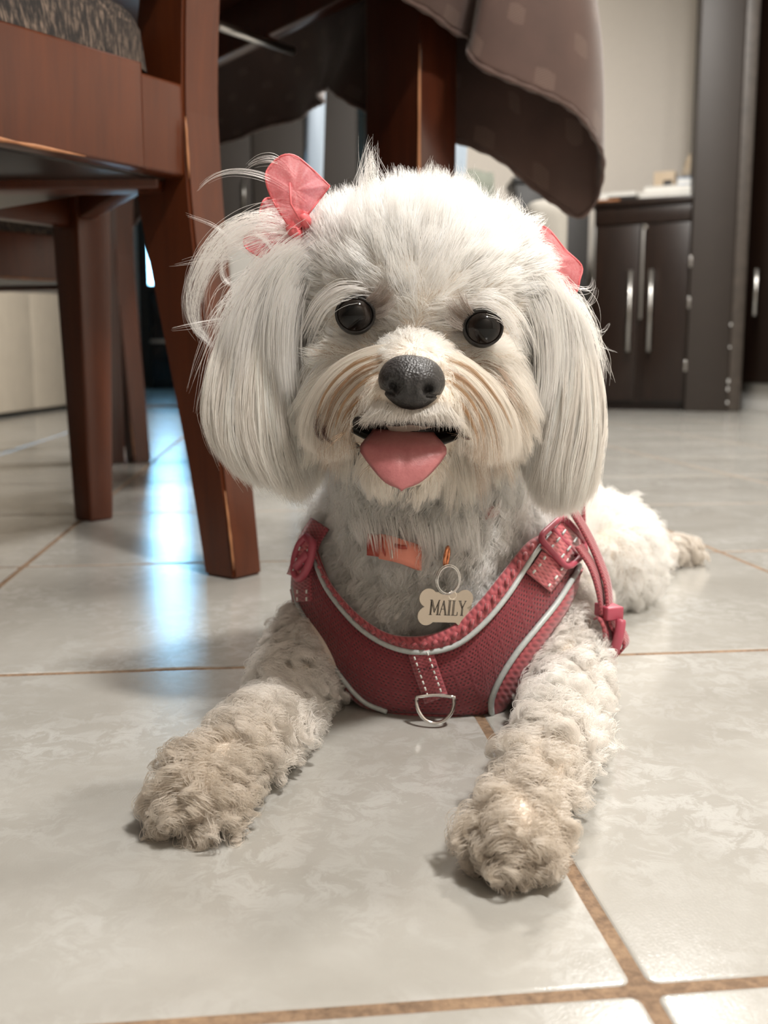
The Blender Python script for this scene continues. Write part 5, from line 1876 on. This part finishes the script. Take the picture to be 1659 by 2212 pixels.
# shoulder strap and slider on the dog's left shoulder
SS = [(1166, 1256), (1190, 1226), (1220, 1172), (1238, 1128), (1238, 1092), (1222, 1068)]
webbing('shoulder_strap', [(1218, 1176), (1236, 1130), (1238, 1094), (1220, 1062), (1190, 1040)], 27, MT['h_strap'], 0.0035, 30)
ws = webbing('shoulder_strap', [(1164, 1258), (1188, 1228), (1216, 1180)], 34, MT['h_shine'], 0.0062, 26, ripple=0.0003)
for s in (-22, 22): stitches([(1168, 1252), (1188, 1228), (1214, 1184)], s, 4, 0.0074, ws, 0.4, 0.0007)
for s in (-16, 16): stitches([(1236, 1128), (1238, 1094)], s, 3, 0.0046, ws, 0.45, 0.0005)


def slider(cx, cy, hw_, hh, ang_, off, name, parent, bar=True):
    """rectangular plastic slider lying on the chest"""
    e = np.array([math.cos(ang_), math.sin(ang_)])
    f = np.array([-e[1], e[0]])
    c = np.array([cx, cy], float)
    rr_ = 0.22
    pts = []
    for qx, qy in ((-1, -1), (1, -1), (1, 1), (-1, 1)):
        for k in range(5):
            a0 = math.atan2(qy, qx)
            pts.append(c + e * (qx * hw_) + f * (qy * hh)) if k == 2 else None
    ring = []
    for a in np.linspace(0, 2 * math.pi, 48, endpoint=False):
        cs, sn = math.cos(a), math.sin(a)
        k = (abs(cs) ** 7 + abs(sn) ** 7) ** (-1 / 7)
        ring.append(hs_pt(*(c + e * hw_ * cs * k + f * hh * sn * k), off))
    o = tube(name, ring, mm(8.5, 0.57), MT['h_buckle'], parent, 8, closed=True, flat=0.8)
    if bar:
        tube('slider_bar', [hs_pt(*(c - e * hw_), off - 0.0012), hs_pt(*c, off - 0.001), hs_pt(*(c + e * hw_), off - 0.0012)], mm(6, 0.57), MT['h_buckle'], parent, 8)
    return o


slider(1220, 1172, 46, 34, math.radians(48), 0.0085, 'slider', har)
band = webbing('slider_band', [(1196, 1202), (1220, 1172), (1243, 1141)], 33, MT['h_shine'], 0.0082, 14, ripple=0.0002)
for s in (-15, 15): stitches([(1200, 1196), (1220, 1172), (1240, 1145)], s, 3, 0.0094, band, 0.5, 0.0007, 'piping')

# slider seen edge-on at the other shoulder
webbing('shoulder_strap', [(652, 1300), (650, 1260), (655, 1210), (668, 1165), (690, 1130)], 22, MT['h_strap'], 0.0045, 26)
P = [hs_pt(x, y, 0.010) for x, y in catmull([(662, 1160), (648, 1176), (638, 1205), (636, 1235), (646, 1250), (662, 1232), (672, 1200), (676, 1172)], 32)]
tube('slider', P, mm(9, 0.6), MT['h_buckle'], har, 8, closed=True)
tube('slider_bar', [hs_pt(640, 1225, 0.012), hs_pt(664, 1196, 0.012)], mm(10, 0.6), MT['h_buckle'], har, 8)
bl = webbing('slider_band', [(636, 1246), (650, 1206), (664, 1160)], 18, MT['h_shine'], 0.0100, 14)
for s in (-9, 8): stitches([(640, 1240), (650, 1206), (662, 1168)], s, 3, 0.0116, bl, 0.4, 0.0005)
for s in (-10, 10): stitches([(652, 1298), (652, 1266)], s, 2, 0.006, bl, 0.5, 0.0006)


# girth strap hanging free on the right, doubled, with keeper and slider
def ribbon3(name, P, wdir, half, mat, n=30, thick=0.0016, parent=None):
    c = catmull(P, n)
    w = np.asarray(wdir, float)
    w = w / np.linalg.norm(w)
    L = np.r_[0, np.cumsum(np.linalg.norm(np.diff(c, axis=0), axis=1))]
    G, UV = [], []
    for s in (-1, -0.5, 0, 0.5, 1):
        G.append(c + w * half * s)
        UV.append(np.stack([L, np.full(n, s * half)], 1))
    return sheet(name, G, mat, parent or har, thick, UV)


Yg = 0.580
wd_ = (0.45, 0.9, 0.0)
ribbon3('girth_strap', [pt(1236, 1100, Yg), pt(1266, 1150, Yg + .006), pt(1292, 1205, Yg + .008), pt(1312, 1262, Yg + .004), pt(1318, 1325, Yg)], wd_, 0.0062, MT['h_strap'])
ribbon3('girth_strap', [pt(1250, 1178, Yg - .004), pt(1278, 1222, Yg - .002), pt(1294, 1268, Yg - .002), pt(1305, 1325, Yg)], wd_, 0.0062, MT['h_strap'])
kc = pt(1315, 1320, Yg)
KF = (kc, np.array([0.95, 0.3]), np.array([-0.3, 0.95]))
box('keeper', (-0.0055, -0.008, -0.0040), (0.0055, 0.008, 0.0040), MT['h_buckle'], har, 0.001, frame=KF)
ribbon3('girth_strap', [pt(1320, 1330, Yg), pt(1326, 1352, Yg), pt(1344, 1368, Yg - .002), pt(1352, 1392, Yg - .002), pt(1336, 1412, Yg)], wd_, 0.0062, MT['h_strap'])
ribbon3('girth_strap', [pt(1308, 1330, Yg), pt(1314, 1356, Yg), pt(1318, 1384, Yg), pt(1316, 1402, Yg)], wd_, 0.0062, MT['h_strap'])
ribbon3('girth_strap', [pt(1288, 1334, Yg + .01), pt(1296, 1330, Yg), pt(1308, 1350, Yg - .004), pt(1310, 1385, Yg), pt(1302, 1405, Yg + .01)], wd_, 0.0062, MT['h_bind'])
P = catmull([pt(1342, 1338, Yg - .008), pt(1338, 1368, Yg - .010), pt(1330, 1398, Yg - .009), pt(1318, 1422, Yg - .006)], 16)
tube('slider', P, mm(11, Yg) * np.array([0.85] + [1.0] * 14 + [0.75]), MT['h_buckle'], har, 10, up=(0.5, 0.8, 0))
tube('slider', P + [0.001, 0.014, 0], mm(10, Yg), MT['h_buckle'], har, 8)
# the girth strap that goes round the trunk behind the forelegs
ring = []
for a in np.linspace(0, 2 * math.pi, 60, endpoint=False):
    ring.append((0.050 + 0.092 * math.sin(a), 0.70 + 0.01 * math.cos(a), max(0.004, 0.092 + 0.094 * math.cos(a))))
tube('girth_strap', ring, 0.0085, MT['h_strap'], har, 6, closed=True, flat=0.2)

# ================================================================== collar and name tag
col = tag(empty('collar', pt(900, 1180, 0.57)), 'coral orange collar half hidden in the neck fur', 'collar')


def band3(name, P, half, mat, parent, n=40, thick=0.002, up=(0, 0.15, 1.0)):
    c = catmull(P, n)
    w = np.array(up) / np.linalg.norm(up)
    G = [c + w * half * s for s in (-1, -0.4, 0.4, 1)]
    return sheet(name, G, mat, parent, thick)


cn = pt(925, 1160, 0.612)
P = []
for a in np.linspace(0, 2 * math.pi, 49):
    P.append(cn + np.array([0.0530 * math.sin(a), -0.0560 * math.cos(a), 0.010 - 0.018 * math.cos(a)]))
band3('collar_band', P, 0.0055, MT['collar'], col, 70)
CY = 0.5395
band3('buckle', [pt(822, 1180, CY), pt(850, 1186, CY - .004), pt(880, 1196, CY - .004), pt(906, 1206, CY)], 0.0068, MT['collar'], col, 20, 0.004)
band3('buckle_tongue', [pt(796, 1176, CY + .003), pt(812, 1178, CY), pt(824, 1182, CY)], 0.0060, MT['collar_dark'], col, 10, 0.003)
tube('buckle_edge', [pt(826, 1160, CY - .005), pt(824, 1180, CY - .005), pt(836, 1208, CY - .004)], 0.0006, MT['collar_dark'], col)
tube('buckle_slot', [pt(852, 1178, CY - .0075), pt(868, 1182, CY - .0075), pt(880, 1182, CY - .0075)], 0.0011, MT['collar_dark'], col)
tube('buckle_edge', [pt(846, 1188, CY - .0072), pt(848, 1206, CY - .0072)], 0.0004, MT['thread'], col)
band3('collar_end', [pt(1048, 1112, 0.548), pt(1062, 1106, 0.548), pt(1078, 1096, 0.552)], 0.003, MT['collar_dark'], col, 8)

TY = 0.531
tg_o = tag(empty('name_tag', pt(955, 1310, TY)), 'bone-shaped steel name tag reading MAILY on a split ring', 'name tag')
lk_c = pt(965, 1202, TY + 0.002)
P = [lk_c + np.array([0.0011 * math.sin(a) * 1.0 + 0.0006 * math.cos(a), 0.003 * math.sin(a), 0.0052 * math.cos(a)]) for a in np.linspace(0, 2 * math.pi, 28, endpoint=False)]
tube('copper_link', P, 0.0010, MT['copper'], tg_o, 8, closed=True)
rc = pt(968, 1252, TY)
for k, rr_ in ((0, 30), (1, 27)):
    P = [rc + np.array([mm(rr_ - 3, TY) * math.cos(a), -0.0012 * k + 0.002 * math.cos(a), mm(rr_ + 3, TY) * math.sin(a)]) for a in np.linspace(0, 2 * math.pi, 44, endpoint=False)]
    tube('split_ring', P, 0.00048, MT['chrome'], tg_o, 8, closed=True)


# the bone: outline in local millimetres, tilted a little
def bone_outline():
    out = []
    Lh_, r_ = 10.6, 5.1                   # half distance of the knob centres, knob radius (mm)
    n = 22
    def arc(cx, cy, a0, a1):
        for a in np.linspace(a0, a1, n): out.append((cx + r_ * math.cos(math.radians(a)), cy + r_ * math.sin(math.radians(a))))
    arc(-Lh_, 4.9, 40, 250)
    arc(-Lh_, -4.9, 110, 320)
    arc(Lh_, -4.9, 220, 430)
    arc(Lh_, 4.9, -70, 140)
    return out


bo = bone_outline()
bc_ = pt(962, 1312, TY + 0.0005)
tl = math.radians(-6)
ex = np.array([math.cos(tl), 0.30, math.sin(tl)]); ex /= np.linalg.norm(ex)
ez = np.array([-math.sin(tl), 0.20, math.cos(tl)]); ez /= np.linalg.norm(ez)
en = np.cross(ex, ez); en /= np.linalg.norm(en)
if en[1] > 0: en = -en
bp = lambda x, y, h=0.0: bc_ + ex * x * 0.001 + ez * y * 0.001 + en * h
bm = bmesh.new()
f0 = [bm.verts.new(bp(x, y, 0.0006)) for x, y in bo]
f1 = [bm.verts.new(bp(x, y, -0.0006)) for x, y in bo]
bm.faces.new(f0); bm.faces.new(f1[::-1])
for k in range(len(bo)):
    l = (k + 1) % len(bo)
    bm.faces.new([f0[k], f1[k], f1[l], f0[l]])
bmesh.ops.triangulate(bm, faces=[f for f in bm.faces if len(f.verts) > 4])
plate = bm_obj('bone_plate', bm, MT['tag'], tg_o, smooth=False)
lug = [bp(3.2 + 2.2 * math.cos(a), 6.6 + 2.2 * math.sin(a)) for a in np.linspace(0, 2 * math.pi, 24, endpoint=False)]
tube('lug', lug, 0.0007, MT['tag'], tg_o, 8, closed=True)
# engraved letters M A I L Y, double-line serif strokes
LET = {
    'M': [[(0, 0), (0, 10)], [(0.9, 0), (0.9, 9)], [(0, 10), (4, 1.5)], [(1.2, 10), (4.5, 3)], [(8, 10), (4, 1.5)], [(8, 10), (8, 0)], [(7, 8), (7, 0)], [(-1, 0), (2, 0)], [(6, 0), (9, 0)], [(-1, 10), (1.3, 10)], [(7.6, 10), (9, 10)]],
    'A': [[(0, 0), (3.2, 10)], [(3.2, 10), (6.6, 0)], [(2.9, 8), (5.6, 0)], [(1.4, 4), (4.4, 4)], [(-0.8, 0), (1.2, 0)], [(4.6, 0), (7.4, 0)]],
    'I': [[(0.8, 0), (0.8, 10)], [(2, 0), (2, 10)], [(-0.2, 0), (3, 0)], [(-0.2, 10), (3, 10)]],
    'L': [[(0.8, 0), (0.8, 10)], [(2, 0), (2, 10)], [(-0.2, 10), (3, 10)], [(-0.2, 0), (5.6, 0)], [(5.6, 0), (5.8, 2.4)]],
    'Y': [[(0, 10), (3, 5)], [(1.2, 10), (3.9, 5.2)], [(6.4, 10), (3.6, 5)], [(3, 5), (3, 0)], [(4.1, 5), (4.1, 0)], [(-0.8, 10), (2, 10)], [(5.4, 10), (7.2, 10)], [(2, 0), (5.2, 0)]]}
x = -8.8
k_ = 0.80
for ch, adv in (('M', 9.6), ('A', 7.8), ('I', 4.2), ('L', 6.8), ('Y', 7.4)):
    Vt, Ft = [], []
    for seg in LET[ch]:
        a, b = [bp(x + q[0] * 0.58, -4.2 + q[1] * k_, 0.0008) for q in seg]
        v, f = tube_geo([a, b], 0.00016, 6)
        o = len(Vt)
        Vt += v
        Ft += [tuple(i + o for i in q) for q in f]
    mesh('letter_' + ch.lower(), Vt, Ft, MT['engrave'], tg_o)
    x += adv * 0.58


# ================================================================== organza hair bows
def petal(name, out, Y, bulge, parent, two=True, n=48):
    c = catmull(out + [out[0]], n + 1)[:-1]
    m_ = c.mean(0)
    for sgn in ((-1, 1) if two else (-1,)):
        V, Fc = [pt(m_[0], m_[1], Y + sgn * bulge)], []
        R_n = 7
        for k in range(1, R_n + 1):
            s = k / R_n
            for i in range(n):
                q = m_ + (c[i] - m_) * s
                wav = 0.0012 * math.sin(i * 0.9 + sgn) * s
                V.append(pt(q[0], q[1], Y + sgn * bulge * (1 - s * s) + wav))
        for i in range(n):
            Fc.append((0, 1 + i, 1 + (i + 1) % n))
        for k in range(R_n - 1):
            for i in range(n):
                l = (i + 1) % n
                Fc.append((1 + k * n + i, 1 + (k + 1) * n + i, 1 + (k + 1) * n + l, 1 + k * n + l))
        mesh(name, V, Fc, MT['organza'], parent)
    rim = [pt(x, y, Y + 0.0012 * math.sin(i * 0.9 - 1)) for i, (x, y) in enumerate(c)]
    tube('rolled_edge', rim, 0.00055, MT['organza_rim'], parent, 6, closed=True)


bw1 = tag(empty('hair_bow', pt(640, 480, 0.535)), 'sheer pink organza bow standing up on the left of the head', 'hair bow', 'pink organza hair bows')
petal('loop', [(712, 402), (668, 360), (636, 336), (606, 338), (578, 366), (575, 392), (588, 430), (612, 470), (640, 498), (668, 460)], 0.528, 0.006, bw1)
petal('loop', [(640, 500), (600, 468), (566, 484), (534, 505), (528, 530), (556, 552), (590, 556), (622, 540)], 0.540, 0.006, bw1)
petal('tail', [(610, 470), (596, 436), (578, 428), (566, 440), (562, 470), (580, 488)], 0.546, 0.003, bw1, two=False)
petal('tail', [(660, 480), (640, 500), (626, 540), (600, 580), (628, 570), (660, 525)], 0.536, 0.003, bw1, two=False)
P = [pt(645 + 16 * math.cos(a), 485 + 20 * math.sin(a), 0.534 + 0.006 * math.sin(2 * a)) for a in np.linspace(0, 2 * math.pi, 24, endpoint=False)]
tube('knot', P, 0.0032, MT['organza_rim'], bw1, 8, closed=True)
tube('loop_fold', [pt(650, 480, 0.524), pt(628, 440, 0.520), pt(626, 395, 0.522)], 0.0006, MT['organza_rim'], bw1, 6)

bw2 = tag(empty('hair_bow', pt(1200, 570, 0.55)), 'coral pink bow tip poking out on the right above the ear', 'hair bow', 'pink organza hair bows')
petal('loop', [(1160, 485), (1186, 496), (1220, 538), (1256, 574), (1252, 604), (1244, 632), (1215, 640), (1185, 600), (1160, 545)], 0.550, 0.005, bw2)
petal('loop', [(1168, 560), (1195, 575), (1225, 610), (1235, 650), (1205, 662), (1175, 625)], 0.556, 0.004, bw2)
P = [pt(1168 + 14 * math.cos(a), 575 + 18 * math.sin(a), 0.556) for a in np.linspace(0, 2 * math.pi, 20, endpoint=False)]
tube('knot', P, 0.003, MT['organza_rim'], bw2, 8, closed=True)
